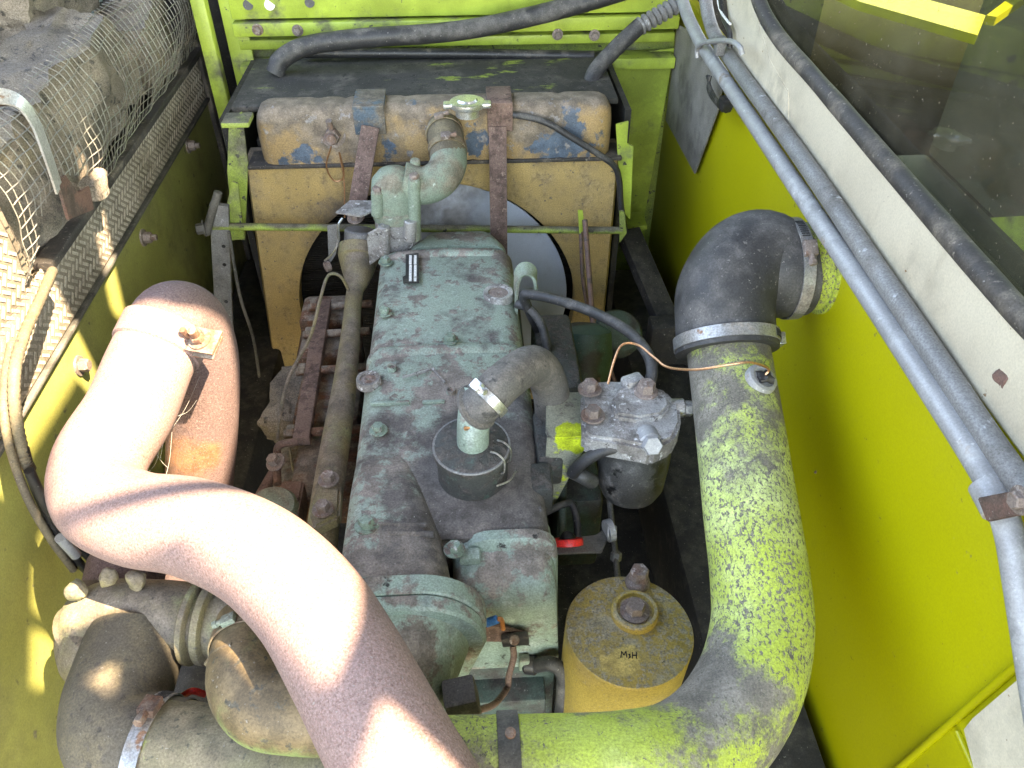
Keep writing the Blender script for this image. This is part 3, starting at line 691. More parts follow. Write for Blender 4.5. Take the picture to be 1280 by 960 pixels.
# header tank, pressed with shallow ribs
bm = nb(); secs = []
xs = [-.405, -.398, -.38, -.35]
NX = 60
for i in range(NX + 1):
    x = -.405 + (.280 + .405) * i / NX
    e = min(x + .405, .280 - x); cr = 0
    if e < .035: cr = .035 - math.sqrt(max(0, .035 ** 2 - (.035 - e) ** 2))
    dent = 0
    for c_ in (-.285, -.235, -.115, .005, .075, .175): dent += .0035 * math.exp(-((x - c_) / .007) ** 2)
    yf = 1.478 + dent + cr * .8; zt = .188 - dent - cr * .7; rr_ = .028; sec = [V((x, yf + .003, .078)), V((x, yf, .092 + cr * .3))]
    for k in range(7):
        a = math.pi - math.pi / 2 * k / 6
        sec.append(V((x, yf + rr_ + rr_ * math.cos(a), zt - rr_ + rr_ * math.sin(a))))
    for k in range(5):
        a = math.pi / 2 - math.pi / 2 * k / 4
        sec.append(V((x, 1.555 - cr * .5 + .02 * math.cos(a) - .02, zt - .02 + .02 * math.sin(a))))
    sec.append(V((x, 1.555 - cr * .5, .078))); secs.append(sec)
loft(bm, secs); obj('header_tank', bm, M['rad_tank'], rad, sharp=50)
bm = nb(); box(bm, (-.065, 1.512, .0745), (.735, .07, .008), bev=.002); obj('tank_flange', bm, M['seal'], rad)
for px in (462, 625):
    bm = nb(); p = at(px, 150, y=1.474); box(bm, (p.x, 1.51, .1925), (.058 if px < 500 else .048, .085, .008), bev=.0015); box(bm, (p.x, 1.472, .168), (.058 if px < 500 else .048, .008, .055), bev=.0015)
    sb = obj('strap_saddle', bm, M['blue'] if px < 500 else M['rust_strap'], rad)
def strap(pts, wd=.034):
    bm = nb()
    for a, b in zip(pts, pts[1:]): bar(bm, a, b, wd, .004, up=(0, -1, 1), bev=.0008)
    return obj('strap', bm, M['rust_strap'], rad)
strap([at(463, 158, y=1.465), at(444, 272, y=1.375)])
strap([at(622, 158, y=1.466), at(624, 330, y=1.395)])
# filler cap with two ears
fc = at(584, 131, z=.2)
bm = nb(); lathe(bm, fc - V((0, 0, .02)), (0, 0, 1), [(.022, 0), (.022, .016), (.031, .017), (.033, .021), (.032, .027), (.026, .029), (.020, .0285), (.017, .032), (.006, .033)], 36)
for s in (-1, 1): box(bm, fc + V((s * .035, -.004, .002)), (.018, .022, .009), bev=.003)
obj('filler_cap', bm, M['silver'], rad)
bm = nb(); tube(bm, spline([at(607, 139, y=1.50), at(640, 143, y=1.475), at(680, 152, y=1.462), at(715, 172, y=1.455), at(750, 194, y=1.452), at(768, 208, y=1.455), at(774, 226, y=1.462), at(776, 255, y=1.468), at(781, 288, y=1.472)], 8), .0062, 12); ov = obj('overflow_hose', bm, M['hose'], rad)
bm = nb(); cyl(bm, at(600, 137, y=1.505), at(612, 139, y=1.497), .0055, 12); obj('copper_end', bm, M['copper'], ov)
# sensor with a loop of wire
p = at(416, 170, y=1.478)
bm = nb(); hexbolt(bm, p + V((0, .006, 0)), (0, -1, .15), .016, .018); cyl(bm, p + V((0, -.01, .002)), p + V((0, -.03, .004)), .010, 14, .002); cyl(bm, p + V((0, -.005, .012)), p + V((-.002, -.01, .034)), .006, 10); sn = obj('sensor', bm, M['bolt'], rad)
bm = nb(); tube(bm, spline([at(414, 183, y=1.452), at(408, 208, y=1.47), at(418, 226, y=1.48), at(430, 220, y=1.475), at(424, 190, y=1.455), at(430, 225, y=1.47), at(431, 272, y=1.42)], 8), .0016, 6); obj('sensor_wire', bm, M['copper'], sn)
# side angle brackets of lime metal
for (pl, m_) in (([(286, 150), (302, 140), (310, 205), (306, 300), (292, 300), (284, 215)], 'lime_dirty'), ([(770, 156), (786, 152), (784, 180), (792, 183), (788, 275), (776, 262)], 'lime')):
    bm = nb(); prism(bm, [at(*p, y=1.487) for p in pl], .006, (0, 1, 0), .001); obj('side_bracket', bm, M[m_], rad)
bm = nb(); box(bm, at(297, 150, y=1.47), (.05, .05, .01), bev=.002); obj('top_tab', bm, M['lime_dirty'], rad)

bm = nb(); box(bm, (-.475, 1.70, -.28), (.012, .33, .86)); box(bm, (.318, 1.70, -.28), (.012, .33, .86)); obj('shade_plate', bm, M['dark'], rad, kind='stuff')  # dark plates added for the shade at the radiator's flanks
bm = nb(); box(bm, (-.54, 1.40, -.57), (.16, 1.0, .36), bev=.01); one('shade_box', 'added dark box for the deep shade left of the radiator', 'rail', bm, M['dark'])  # dark box added where the gap should read black

# fan seen through the opening
fan = thing('fan', 'pale blue-grey fan blade disc behind the round radiator shroud opening', 'fan', (hc.x, 1.53, hc.z))
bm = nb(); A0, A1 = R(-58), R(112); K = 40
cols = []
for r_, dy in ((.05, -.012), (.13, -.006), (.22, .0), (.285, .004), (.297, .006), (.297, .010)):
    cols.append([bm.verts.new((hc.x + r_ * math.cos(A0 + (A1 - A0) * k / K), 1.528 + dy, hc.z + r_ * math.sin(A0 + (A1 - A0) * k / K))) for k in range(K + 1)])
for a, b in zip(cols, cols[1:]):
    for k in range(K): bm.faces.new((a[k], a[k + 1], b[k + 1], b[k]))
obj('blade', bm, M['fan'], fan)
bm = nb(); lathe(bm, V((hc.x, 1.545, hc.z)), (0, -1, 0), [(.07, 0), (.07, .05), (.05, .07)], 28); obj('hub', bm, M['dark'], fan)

# support rod across the shroud
rod = thing('support_rod', 'thin lime green rod across the front of the radiator shroud', 'rod', at(520, 287, y=1.43))
bm = nb(); cyl(bm, at(256, 283, y=1.44), at(778, 288, y=1.45), .0075, 14); obj('rod_body', bm, M['lime_dirty'], rod)
bm = nb(); prism(bm, [at(291, 225, y=1.455), at(298, 228, y=1.455), at(306, 296, y=1.455), at(286, 300, y=1.455), at(274, 297, y=1.455)], .006, (0, -1, 0), .001); obj('end_plate', bm, M['lime_dirty'], rod)
bm = nb(); prism(bm, [at(774, 262, y=1.45), at(780, 262, y=1.45), at(783, 290, y=1.45), at(774, 302, y=1.45)], .006, (0, -1, 0), .001); obj('end_plate', bm, M['lime_dirty'], rod)
bm = nb(); tube(bm, [at(273, 240, y=1.44), at(262, 275, y=1.43), at(258, 292, y=1.43)], .008, 10); hexbolt(bm, at(256, 285, y=1.43), (-1, -.3, 0), .011, .014); obj('stay', bm, M['greybeam'], rod)
bm = nb(); prism(bm, [at(722, 262, y=1.43), at(728, 262, y=1.43), at(731, 285, y=1.43), at(724, 292, y=1.43)], .004, (0, -1, 0), .001); obj('tab', bm, M['lime'], rod)
cable('brown_rod', 'long brown rod dropping from the lime support rod tab', 'rod', [at(731, 275, y=1.42), at(737, 350, y=1.33), at(748, 490, y=1.10)], .0055, 'brown_rod')
cable('brown_rod', 'thinner brown rod bending away behind the longer brown rod', 'rod', [at(726, 290, y=1.44), at(729, 350, y=1.40), at(737, 390, y=1.38), at(755, 440, y=1.36), at(770, 480, y=1.33)], .0045, 'brown_rod')

# ================================================================== ENGINE
eng = thing('engine', 'long sage green engine with grimy rocker cover in the middle of the bay', 'engine', (-.05, .9, -.75))
yS = at(560, 437, z=0).y
bm = nb()   # far rocker cover
loft(bm, [sect(1.292, -.150, .045, -.012, -.10, .03), sect(1.286, -.165, .066, -.004, -.10, .03), sect(1.27, -.172, .072, 0, -.10, .03, crown=.003), sect(1.12, -.172, .074, 0, -.10, .034, crown=.004), sect(yS + .02, -.172, .076, 0, -.10, .034, crown=.004), sect(yS, -.170, .074, -.004, -.10, .03)])
rc = obj('rocker_cover', bm, M['sage'], eng, sharp=50)
bm = nb()   # end step of the cover
loft(bm, [sect(1.36, -.085, .035, -.02, -.1, .03), sect(1.352, -.095, .045, -.006, -.1, .03), sect(1.30, -.12, .062, .004, -.1, .03), sect(1.285, -.12, .062, .004, -.1, .03)])
obj('end_cover', bm, M['sage_soft'], eng, sharp=50)
bm = nb()
loft(bm, [sect(yS + .004, -.172, .076, -.001, -.10, .032, crown=.004), sect(yS - .02, -.172, .078, .001, -.10, .032, crown=.003), sect(.86, -.172, .080, 0, -.10, .03, crown=.002), sect(.72, -.172, .082, -.003, -.10, .03), sect(.635, -.172, .084, -.006, -.10, .03), sect(.622, -.170, .082, -.012, -.10, .03)])
nc = obj('rocker_cover', bm, M['sage'], eng, sharp=50)
# raised seams
def ridge(y, w, h, xl, xr, par, r=.034, zt=0.0, crown=.004):
    bm = nb(); loft(bm, [sect(y + w, xl + .003, xr - .003, zt - .001, -.08, r, crown=crown), sect(y + w * .5, xl - h * .4, xr + h * .4, zt + h, -.08, r, crown=crown), sect(y - w * .5, xl - h * .4, xr + h * .4, zt + h, -.08, r, crown=crown), sect(y - w, xl + .003, xr - .003, zt - .001, -.08, r, crown=crown)])
    return obj('seam_ridge', bm, M['sage'], par, sharp=60)
ridge(yS - .002, .013, .006, -.172, .076, rc)
ridge(1.262, .012, .006, -.160, .060, rc)
bm = nb()
bar(bm, at(463, 505, z=.003), at(512, 503, z=.003), .006, .007, bev=.002); bar(bm, at(528, 503, z=.003), at(556, 502, z=.003), .006, .006, bev=.002)
obj('short_ridge', bm, M['sage_soft'], nc)
# filler ring with plug, small rings
for (px, py, r_, pr) in ((623, 370, .026, 1), (461, 478, .0185, 1), (490, 463, .007, 0), (564, 492, .007, 0)):
    p = at(px, py, z=.0)
    bm = nb(); lathe(bm, p - V((0, 0, .004)), (0, 0, 1), [(r_, 0), (r_ * .98, .011), (r_ * .94, .013), (r_ * .68, .013), (r_ * .64, .010), (r_ * .64, .006)], 36, cap=False); o = obj('boss_ring', bm, M['alu'] if pr else M['sage_soft'], rc)
    bm = nb(); lathe(bm, p - V((0, 0, .002)), (0, 0, 1), [(r_ * .66, 0), (r_ * .64, .008), (r_ * .3, .0085 + .002 * pr), (.001, .0085)], 28, cap=False); obj('plug_or_lit_hole', bm, M['bolt'], rc)
bolts(rc, [at(481, 391, z=.004), at(563, 425, z=.012), at(482, 328, z=.003)], 'bolt_green', .0085, .009)
bolts(nc, [at(473, 538, z=.002), at(568, 687, z=-.004)], 'bolt_green', .0085, .009)
bm = nb(); dp_ = [at(*p, z=.0065) for p in ((503, 472), (541, 461), (556, 478))]
for a, b in zip(dp_, dp_[1:]): bar(bm, a, b, .0028, .003, bev=0)
obj('cast_mark', bm, M['alu'], nc)
# data plate
bm = nb(); prism(bm, [at(507, 318, z=.0105), at(523, 316, z=.0105), at(524, 352, z=.0105), at(504, 353, z=.0105), at(503, 346, z=.0105), at(507, 344, z=.0105)], .003, (0, 0, -1)); dpl = obj('data_plate', bm, M['black'], rc)
for x0 in (511.5, 517.5):
    for (ya_, yb_) in ((319, 330), (331, 351)):
        bm = nb(); prism(bm, [at(x0, ya_, z=.0115), at(x0 + 3.2, ya_, z=.0115), at(x0 + 3, yb_, z=.0115), at(x0 - .4, yb_, z=.0115)], .0009, (0, 0, -1)); obj('print_strip', bm, M['white'], dpl)

# raised lobe, flange, front housing, square end
bm = nb()
loft(bm, [sect(.775, -.170, -.100, -.006, -.1, .02), sect(.745, -.171, -.088, .003, -.1, .026), sect(.70, -.172, -.072, .010, -.1, .03, .034), sect(.63, -.172, -.052, .013, -.1, .03, .036), sect(.54, -.172, -.036, .016, -.1, .03, .038)])
lobe = obj('raised_cover', bm, M['sage'], eng, sharp=50)
bm = nb(); tube(bm, [at(462, 655, z=.012), at(533, 656, z=.012)], .003, 8); tube(bm, [at(484, 667, z=.012), at(542, 668, z=.0115)], .004, 8); obj('seam_ridge', bm, M['sage'], lobe)
bolts(lobe, [at(458, 657, z=.013)], 'bolt_green', .0095, .010)
yF = .535
def arch(y, s, dz=0, xl=-.205, xr=.000, br=-.05):
    w = xr - s; return sect(y, xl, w, .022 - s * .4 + dz, -.21, .03, .075, k=10, br=br)
bm = nb(); loft(bm, [arch(yF + .014, .004), arch(yF + .012, 0), arch(yF - .010, 0), arch(yF - .012, .003)]); obj('front_flange', bm, M['sage_soft'], eng, sharp=30)
bm = nb(); loft(bm, [arch(yF - .014, .003), arch(yF - .017, 0.001), arch(yF - .030, .001), arch(yF - .033, .005)]); obj('front_flange', bm, M['sage_soft'], eng, sharp=30)
bm = nb(); loft(bm, [arch(yF - .03, .020, br=-.10), arch(yF - .05, .028, br=-.11), arch(yF - .085, .044, -.004, br=-.11), arch(yF - .11, .062, -.014, br=-.10), arch(yF - .125, .085, -.032, br=-.07), arch(yF - .13, .12, -.06, br=-.05)]); obj('front_housing', bm, M['sage_soft'], eng, sharp=60)
bm = nb()
def endsec(y, zt, r=.035): return sect(y, -.040, .088, zt, -.205, r, r)
loft(bm, [endsec(.66, -.020), endsec(.615, -.014), endsec(.598, -.017), endsec(.578, -.026), endsec(.564, -.042), endsec(.557, -.066), endsec(.556, -.10)]); eb = obj('end_cover', bm, M['sage_soft'], eng, sharp=50)
bm = nb(); loft(bm, [sect(.632, -.026, .089, -.012, -.19, .036), sect(.626, -.027, .092, -.003, -.19, .036), sect(.612, -.027, .092, -.003, -.19, .036), sect(.604, -.026, .089, -.015, -.19, .036)]); obj('seam_ridge', bm, M['sage_soft'], eb, sharp=40)
bm = nb(); box(bm, at(587, 693, z=-.012) - V((0, 0, .004)), (.026, .018, .014), bev=.003); obj('casting_tab', bm, M['sage_soft'], eb)
# block and head below the covers
bm = nb(); box(bm, (-.045, .955, -.15), (.258, .75, .12), bev=.006); obj('cylinder_head', bm, M['block'], eng)
bm = nb(); box(bm, (-.04, .945, -.48), (.27, .74, .54), bev=.01); obj('cylinder_block', bm, M['block'], eng)
bm = nb(); box(bm, at(625, 868, y=.57), (.125, .06, .07), bev=.004); obj('lower_casting', bm, M['block'], eng)
bm = nb(); box(bm, at(675, 560, z=-.03) + V((.01, 0, 0)), (.035, .10, .05), bev=.006); box(bm, at(672, 610, z=-.03) + V((.004, 0, 0)), (.03, .05, .05), bev=.006); obj('side_flange', bm, M['oily'], eng)
bm = nb(); cyl(bm, at(668, 640, z=-.02), at(678, 640, z=-.02), .009, 12, .002); obj('side_boss', bm, M['sage'], eng)
# coolant rail along the left with a funnel mouth
zr = -.07
pts = [at(449, 308, y=1.36), at(448, 330, y=1.33), at(446, 352, z=zr + .01), at(442, 375, z=zr), at(438, 420, z=zr), at(431, 480, z=zr), at(421, 545, z=zr), at(412, 600, z=zr), at(405, 650, z=zr - .004), at(400, 700, z=zr - .02)]
bm = nb(); pp = spline(pts, 6); rs = []
for i, p in enumerate(pp):
    t = i / 6
    rs.append(.040 if t < .6 else .040 + (.0155 - .040) * min(1, (t - .6) / 1.9) if t < 2.5 else .0155 + .006 * min(1, max(0, (t - 3.5) / 2.5)))
tube(bm, pp, rs, 22); rl = obj('coolant_rail', bm, M['tan_pipe'], eng)
bm = nb(); cyl(bm, at(450, 310, y=1.36), at(451, 287, y=1.37), .031, 20, .003); obj('sender_neck', bm, M['galv_dark'], rl)
bm = nb(); prism(bm, [at(397, 598, z=-.04), at(420, 588, z=-.04), at(426, 612, z=-.04), at(424, 645, z=-.04), at(392, 660, z=-.04), at(386, 640, z=-.04)], .022, (0, 0, -1), .004); obj('flange', bm, M['tan_pipe'], rl)
bolts(rl, [at(411, 600, z=-.037), at(404, 637, z=-.037)], 'bolt', .0095, .011)
# aluminium bracket by the funnel
bm = nb()
tp_ = [at(*p, y=1.335) for p in ((424, 286), (458, 294), (476, 282), (470, 268), (436, 266))]
zt = .055
prism(bm, [V((p.x, 1.335 + (q - 280) * -.0022, .06)) for p, q in zip(tp_, (286, 294, 282, 268, 266))], .004, (0, 0, -1), .001)
obj('sender_bracket', bm, M['alu'], eng); bm = nb()
prism(bm, [at(458, 293, y=1.283), at(478, 282, y=1.283), at(479, 320, y=1.283), at(462, 332, y=1.283)], .004, (0, 1, 0), .001)
obj('bracket_side', bm, M['alu'], eng)
bm = nb(); prism(bm, [at(409, 283, y=1.34), at(424, 280, y=1.34), at(420, 318, y=1.34), at(411, 332, y=1.34)], .004, (0, 1, 0), .001); obj('bracket_leg', bm, M['galv_dark'], eng)
bm = nb(); hexbolt(bm, at(444, 273, y=1.37), (0, -.3, 1), .010, .010); obj('bolt', bm, M['bolt'], eng); bm = nb(); cyl(bm, at(412, 332, y=1.33), at(407, 334, y=1.325), .010, 12); obj('bolt', bm, M['bolt'], eng)
bm = nb(); tube(bm, spline([at(428, 273, y=1.31), at(423, 282, y=1.30), at(423, 300, y=1.30), at(417, 316, y=1.30), at(406, 326, y=1.31)], 6), .0022, 6); obj('spring_clip', bm, M['zinc'], eng)

# thermostat housing and its elbow to the radiator
th = thing('thermostat_housing', 'sage green thermostat casting with bolt columns at the far end of engine', 'housing', (-.13, 1.33, -.02))
cxy = at(498, 290, y=1.33)
bm = nb(); lathe(bm, V((cxy.x, 1.335, -.02)), (0, 0, 1), [(.042, 0), (.042, .06), (.040, .062)], 32); obj('base', bm, M['alu'], th)
bm = nb(); lathe(bm, V((cxy.x, 1.335, .042)), (0, 0, 1), [(.044, 0), (.045, .016), (.041, .020), (.041, .058), (.038, .074), (.026, .088), (.010, .094), (.001, .095)], 32); obj('body', bm, M['sage_dull'], th)
for px, pt, pb in ((472, 238, 270), (518, 222, 300)):
    a, b = at(px, pb, y=1.305), at(px, pt, y=1.305)
    bm = nb(); cyl(bm, a, b, .0115, 16, .003); obj('bolt_column', bm, M['sage_dull'], th)
    bm = nb(); hexbolt(bm, b, (0, 0, 1), .009, .007, False); obj('bolt', bm, M['bolt'], th)
bm = nb(); cyl(bm, at(480, 318, y=1.29), at(480, 282, y=1.29), .011, 16, .002); cyl(bm, at(512, 300, y=1.295), at(513, 275, y=1.295), .012, 16, .002); obj('bolt_column', bm, M['alu'], th)
bm = nb(); cyl(bm, at(519, 215, y=1.35), at(519, 199, y=1.35), .009, 14, .002); obj('bleed_plug', bm, M['sage_dull'], th)
bm = nb(); tube(bm, spline([at(503, 226, y=1.335), at(528, 232, y=1.335), at(549, 224, y=1.345), at(560, 206, y=1.375), at(560, 188, y=1.41)], 8), .034, 24); obj('outlet_elbow', bm, M['sage_dull'], th)
rh = thing('top_hose', 'short dirty radiator hose with two rusty clamps joining thermostat elbow to tank', 'hose', at(557, 178, y=1.43))
ps_ = spline([at(560, 200, y=1.385), at(559, 182, y=1.415), at(556, 168, y=1.45), at(555, 160, y=1.49)], 6)
bm = nb(); tube(bm, ps_, .0335, 24); obj('hose_body', bm, M['rubber_tan'], rh)
for (p, py) in ((ps_[4], 192), (ps_[12], 165)):
    hose_clamp(rh, p, ps_[6] - ps_[3] if py > 180 else ps_[14] - ps_[10], .0345, .014, (0, -1, .35), 'clamp_dirty', 'bolt', False)

# lifting eye
bm = nb(); sp2 = spline([at(645, 400, y=1.10), at(645, 365, y=1.12), at(648, 343, y=1.13), at(657, 336, y=1.13), at(667, 342, y=1.13), at(670, 362, y=1.12)], 6)
rows = []
for i, p in enumerate(sp2):
    t = (sp2[min(i + 1, len(sp2) - 1)] - sp2[max(i - 1, 0)]).normalized(); s = V((0, .8, .5)); s = (s - s.dot(t) * t).normalized() * .012; n_ = s.cross(t).normalized() * .0025
    rows.append([bm.verts.new(p + s + n_), bm.verts.new(p - s + n_), bm.verts.new(p - s - n_), bm.verts.new(p + s - n_)])
for a, b in zip(rows, rows[1:]):
    for k in range(4): bm.faces.new((a[k], a[(k + 1) % 4], b[(k + 1) % 4], b[k]))
bm.faces.new(rows[0]); bm.faces.new(rows[-1][::-1]); obj('lifting_eye', bm, M['sage_dull'], eng)

# exhaust manifold side (left)
mf = thing('exhaust_manifold', 'rusty brown manifold with long bar and studs left of the engine', 'manifold', at(395, 470, z=-.2))
zb_ = -.10
a, b = at(406, 378, z=zb_), at(377, 552, z=zb_)
bm = nb(); bar(bm, a, b, .026, .018, bev=.002); obj('clamp_bar', bm, M['rust_strap'], mf)
for py in (382, 422, 470, 541):
    t = (py - 378) / 174; p = a + (b - a) * t
    bm = nb(); cyl(bm, p - V((.03, 0, .005)), p + V((.09, 0, .0)), .0075, 12); hexbolt(bm, p + V((-.013, 0, 0)), (-1, 0, 0), .011, .012, False); obj('stud', bm, M['rust'], mf)
for py0, py1 in ((385, 418), (428, 465), (480, 545), (556, 640)):
    p0, p1 = at(418, py0, z=-.15), at(412, py1, z=-.15); bm = nb(); box(bm, (p0 + p1) / 2, (.11, abs(p0.y - p1.y), .07), bev=.012); obj('port', bm, M['rust'], mf)
p0, p1 = at(402, 410, z=-.29), at(365, 650, z=-.29); bm = nb(); tube(bm, [p0, (p0 + p1) / 2, p1], .042, 16, rip=.05); obj('log', bm, M['rust'], mf)
bm = nb(); p = at(362, 625, z=-.10); prism(bm, [at(352, 600, z=-.09), at(380, 600, z=-.09), at(372, 642, z=-.09), at(340, 640, z=-.09)], .05, (0, 0, -1), .003); obj('flange_block', bm, M['rust_strap'], mf)
bm = nb()
lump(bm, at(366, 505, z=-.17), (.07, .16, .07), Matrix.Rotation(-.15, 3, 'Z'), .014, 22, 9)
hw = one('heat_wrap', 'crumpled olive heat wrap bundle beside the manifold bar', 'heat wrap', bm, M['foam'])
bm = nb(); lathe(bm, at(346, 660, z=-.14), V((.1, -.1, 1)), [(.036, 0), (.036, .05), (.03, .06), (.001, .062)], 24); one('sender_cap', 'dull green round cap between exhaust pipe and manifold', 'cap', bm, M['sage_dull'])
lk = thing('throttle_linkage', 'rusty bent lever linkage below the manifold bar', 'linkage', at(345, 590, z=-.15))
bm = nb(); tube(bm, spline([at(372, 552, z=-.1), at(350, 556, z=-.1), at(346, 570, z=-.11), at(347, 605, z=-.12)], 5), .006, 8); obj('lever', bm, M['rust_strap'], lk)
bm = nb(); tube(bm, [at(348, 580, z=-.12), at(325, 620, z=-.14)], .008, 10); obj('rod', bm, M['rust_strap'], lk)
bm = nb(); hexbolt(bm, at(345, 578, z=-.10), (-.3, -.2, 1), .010, .012); obj('bolt', bm, M['bolt'], lk)
cable('thin_line', 'thin wire line looping down left of the manifold bar', 'wire', [at(437, 365, z=-.06), at(425, 345, z=-.02), at(410, 345, z=-.02), at(400, 375, z=-.03), at(388, 420, z=-.06), at(362, 470, z=-.08), at(350, 520, z=-.1), at(347, 560, z=-.13)], .0028, 'tan_pipe', seg=8)
cable('thin_line', 'thin wire line hanging beneath the lower end of manifold bar', 'wire', [at(388, 552, z=-.14), at(378, 575, z=-.18), at(368, 590, z=-.2), at(362, 560, z=-.18)], .0022, 'tan_pipe', seg=8)

# crankcase breather
br = thing('breather', 'round grimy oil breather canister with wire clip on the rocker cover', 'breather', at(590, 600, z=0))
bc = at(591, 590, z=.0); ax = V((0, -.06, 1)).normalized()
bm = nb(); lathe(bm, bc - V((0, 0, .01)), ax, [(.046, 0), (.0455, .045), (.044, .058)], 36); obj('canister', bm, M['oily'], br)
tc = bc + ax * .046
bm = nb(); lathe(bm, tc, ax, [(.0465, -.004), (.0495, -.002), (.0495, .006), (.047, .009), (.045, .0095), (.030, .012), (.012, .014), (.001, .0145)], 40); obj('lid', bm, M['oily'], br)
bm = nb(); lathe(bm, tc, ax, [(.0488, .0068), (.0500, .0080), (.0490, .0096), (.0470, .0092)], 40, cap=False); obj('lid_rim', bm, M['galv_dark'], br)
top = tc + ax * .012
nk = spline([top + V((.002, 0, -.004)), top + V((.003, .003, .022)), top + V((.006, .014, .044)), top + V((.012, .030, .060))], 6)
bm = nb(); tube(bm, nk, .0205, 24); nko = obj('neck', bm, M['sage_soft'], br)
q = nk[9]; bm = nb(); lump(bm, q + V((-.004, -.0188, .003)), (.017, .004, .005), amp=.0015, sc=90, cuts=3); obj('bare_scrape', bm, M['copper'], nko)
bm = nb()
for dx in (.034, .043):
    p = tc + V((dx, -.024 + (dx - .034) * 2.2, 0))
    tube(bm, spline([p + V((-.010, .006, .012)), p + V((-.002, 0, .014)), p + V((.006, -.005, .006)), p + V((.006, -.006, -.012)), p + V((.001, -.002, -.02))], 5), .0013, 8)
tube(bm, spline([tc + V((.03, -.036, -.032)), tc + V((.046, -.028, -.032)), tc + V((.056, -.014, -.030))], 5), .0013, 8)
obj('wire_clip', bm, M['zinc'], br)
bh = thing('breather_hose', 'grey dusty rubber hose curving from breather neck over the engine side', 'hose', at(640, 480, z=.08))
e0 = nk[14]
hp = spline([e0 - (nk[18] - nk[12]) * .25, at(608, 500, z=.118), at(625, 482, z=.126), at(648, 464, z=.122), at(667, 456, z=.108), at(682, 470, z=.072), at(690, 500, z=.02), at(690, 540, z=-.06)], 8)
bm = nb(); rr = [.0305 if i < 3 else .0258 for i in range(len(hp))]; tube(bm, hp, rr, 24, False, rip=.0); tube(bm, hp[:8], [r_ - .006 for r_ in rr[:8]], 24, False); d0 = (hp[1] - hp[0]).normalized(); lathe(bm, hp[0] - d0 * .001, d0, [(.0242, .001), (.0250, -.0006), (.0298, -.0006), (.0306, .001)], 24, cap=False); obj('hose_body', bm, M['rubber_grey'], bh)
k = hose_clamp(bh, hp[9], hp[11] - hp[8], .0272, .013, (-.75, -.45, .6), 'zinc', 'silver')

# ================================================================== RIGHT OF THE ENGINE
# big intake pipe: down from the rubber elbow, round the corner, across to the turbo
ip = thing('intake_pipe', 'big chipped lime green intake pipe bending round the yellow oil filter', 'pipe', at(940, 700, d=.93))
path = [at(907, 418, d=1.095), at(912, 450, d=1.085), at(925, 540, d=1.02), at(938, 640, d=.955), at(949, 720, d=.915), at(952, 785, d=.885), at(938, 850, d=.85), at(902, 910, d=.82), at(850, 950, d=.79), at(780, 966, d=.765), at(700, 970, d=.76), at(560, 972, d=.765), at(430, 972, d=.80), at(330, 964, d=.845), at(195, 938, d=.865)]
path = spline(path, 8)
ri_ = int(8 * 11.4)
bm = nb(); tube(bm, path[:ri_ + 1], .0555, 40); obj('pipe_body', bm, M['pipe_lime'], ip, sharp=60)
bm = nb(); tube(bm, path[ri_:], .0555, 40); obj('pipe_end', bm, M['pipe_dusty'], ip, sharp=60)
i0 = 8 * 10 + 3; bm = nb(); band(bm, at(637, 971, d=.762), (1, 0, 0), .0562, .021, .003, 48); sb = obj('support_strap', bm, M['greybeam'], ip)
bm = nb(); lathe(bm, at(638, 917, d=.715), (0, -.1, 1), [(.005, 0), (.005, .003), (.002, .004)], 14); obj('rivet', bm, M['rust'], sb)
pa = path[8 * 1 + 5]; nrm = (CAM - pa).normalized(); dr = (path[15] - path[11]).normalized(); nrm = (nrm + V((.55, 0, 0))); nrm = (nrm - nrm.dot(dr) * dr).normalized()
bm = nb(); sc_ = at(942, 474, d=.99); lathe(bm, pa + nrm * .05, nrm, [(.021, 0), (.021, .006), (.0195, .011), (.015, .012), (.013, .010), (.001, .010)], 32); sen = obj('sensor_boss', bm, M['galv'], ip)
SP = pa + nrm * .063
bm = nb(); lump(bm, SP + V((0, 0, -.001)), (.02, .02, .008), amp=.004, sc=120, cuts=4); obj('terminal_tuft', bm, M['black'], sen)
WS = at(1024, 333, x=XW)
el = thing('rubber_elbow', 'big black rubber elbow joining the lime pipe to the wall stub', 'elbow', at(910, 360, d=1.1))
ep = spline([at(909, 440, d=1.088), at(906, 405, d=1.095), at(907, 368, d=1.10), at(926, 334, d=1.11), at(950, 323, d=1.118), WS - V((.060, .004, .001)), WS - V((.034, 0, 0))], 8)
n_ = len(ep); bm = nb(); tube(bm, ep, [.069 if (i < 3 or i > n_ - 4) else .067 for i in range(n_)], 44, rip=.012); obj('elbow_body', bm, M['rubber'], el, sharp=60)
k1 = hose_clamp(el, ep[3], ep[5] - ep[1], .0695, .017, (.9, -.25, -.2), 'clamp', 'silver')
k2 = hose_clamp(el, ep[-4], V((1, .02, 0)), .0695, .017, (-.25, -.55, .75), 'clamp', 'bolt')
bm = nb(); cyl(bm, WS - V((.045, 0, 0)), WS + V((.004, 0, 0)), .0615, 44); cyl(bm, WS - V((.0035, 0, 0)), WS + V((.01, 0, 0)), .067, 44); one('wall_stub', 'short lime pipe stub on the wall behind the rubber elbow', 'pipe stub', bm, M['pipe_lime'])
cable('copper_wire', 'bare copper wire looping from the fuel filter to the lime pipe sensor', 'wire', [at(760, 480, z=.09), at(768, 450, z=.11), at(778, 431, z=.12), at(797, 431, z=.12), at(818, 447, z=.12), at(835, 459, z=.125), at(870, 462, z=.15), at(910, 456, z=.17), at(938, 453, z=.172), SP + V((.002, 0, .012)), SP], .0016, 'copper', seg=8)

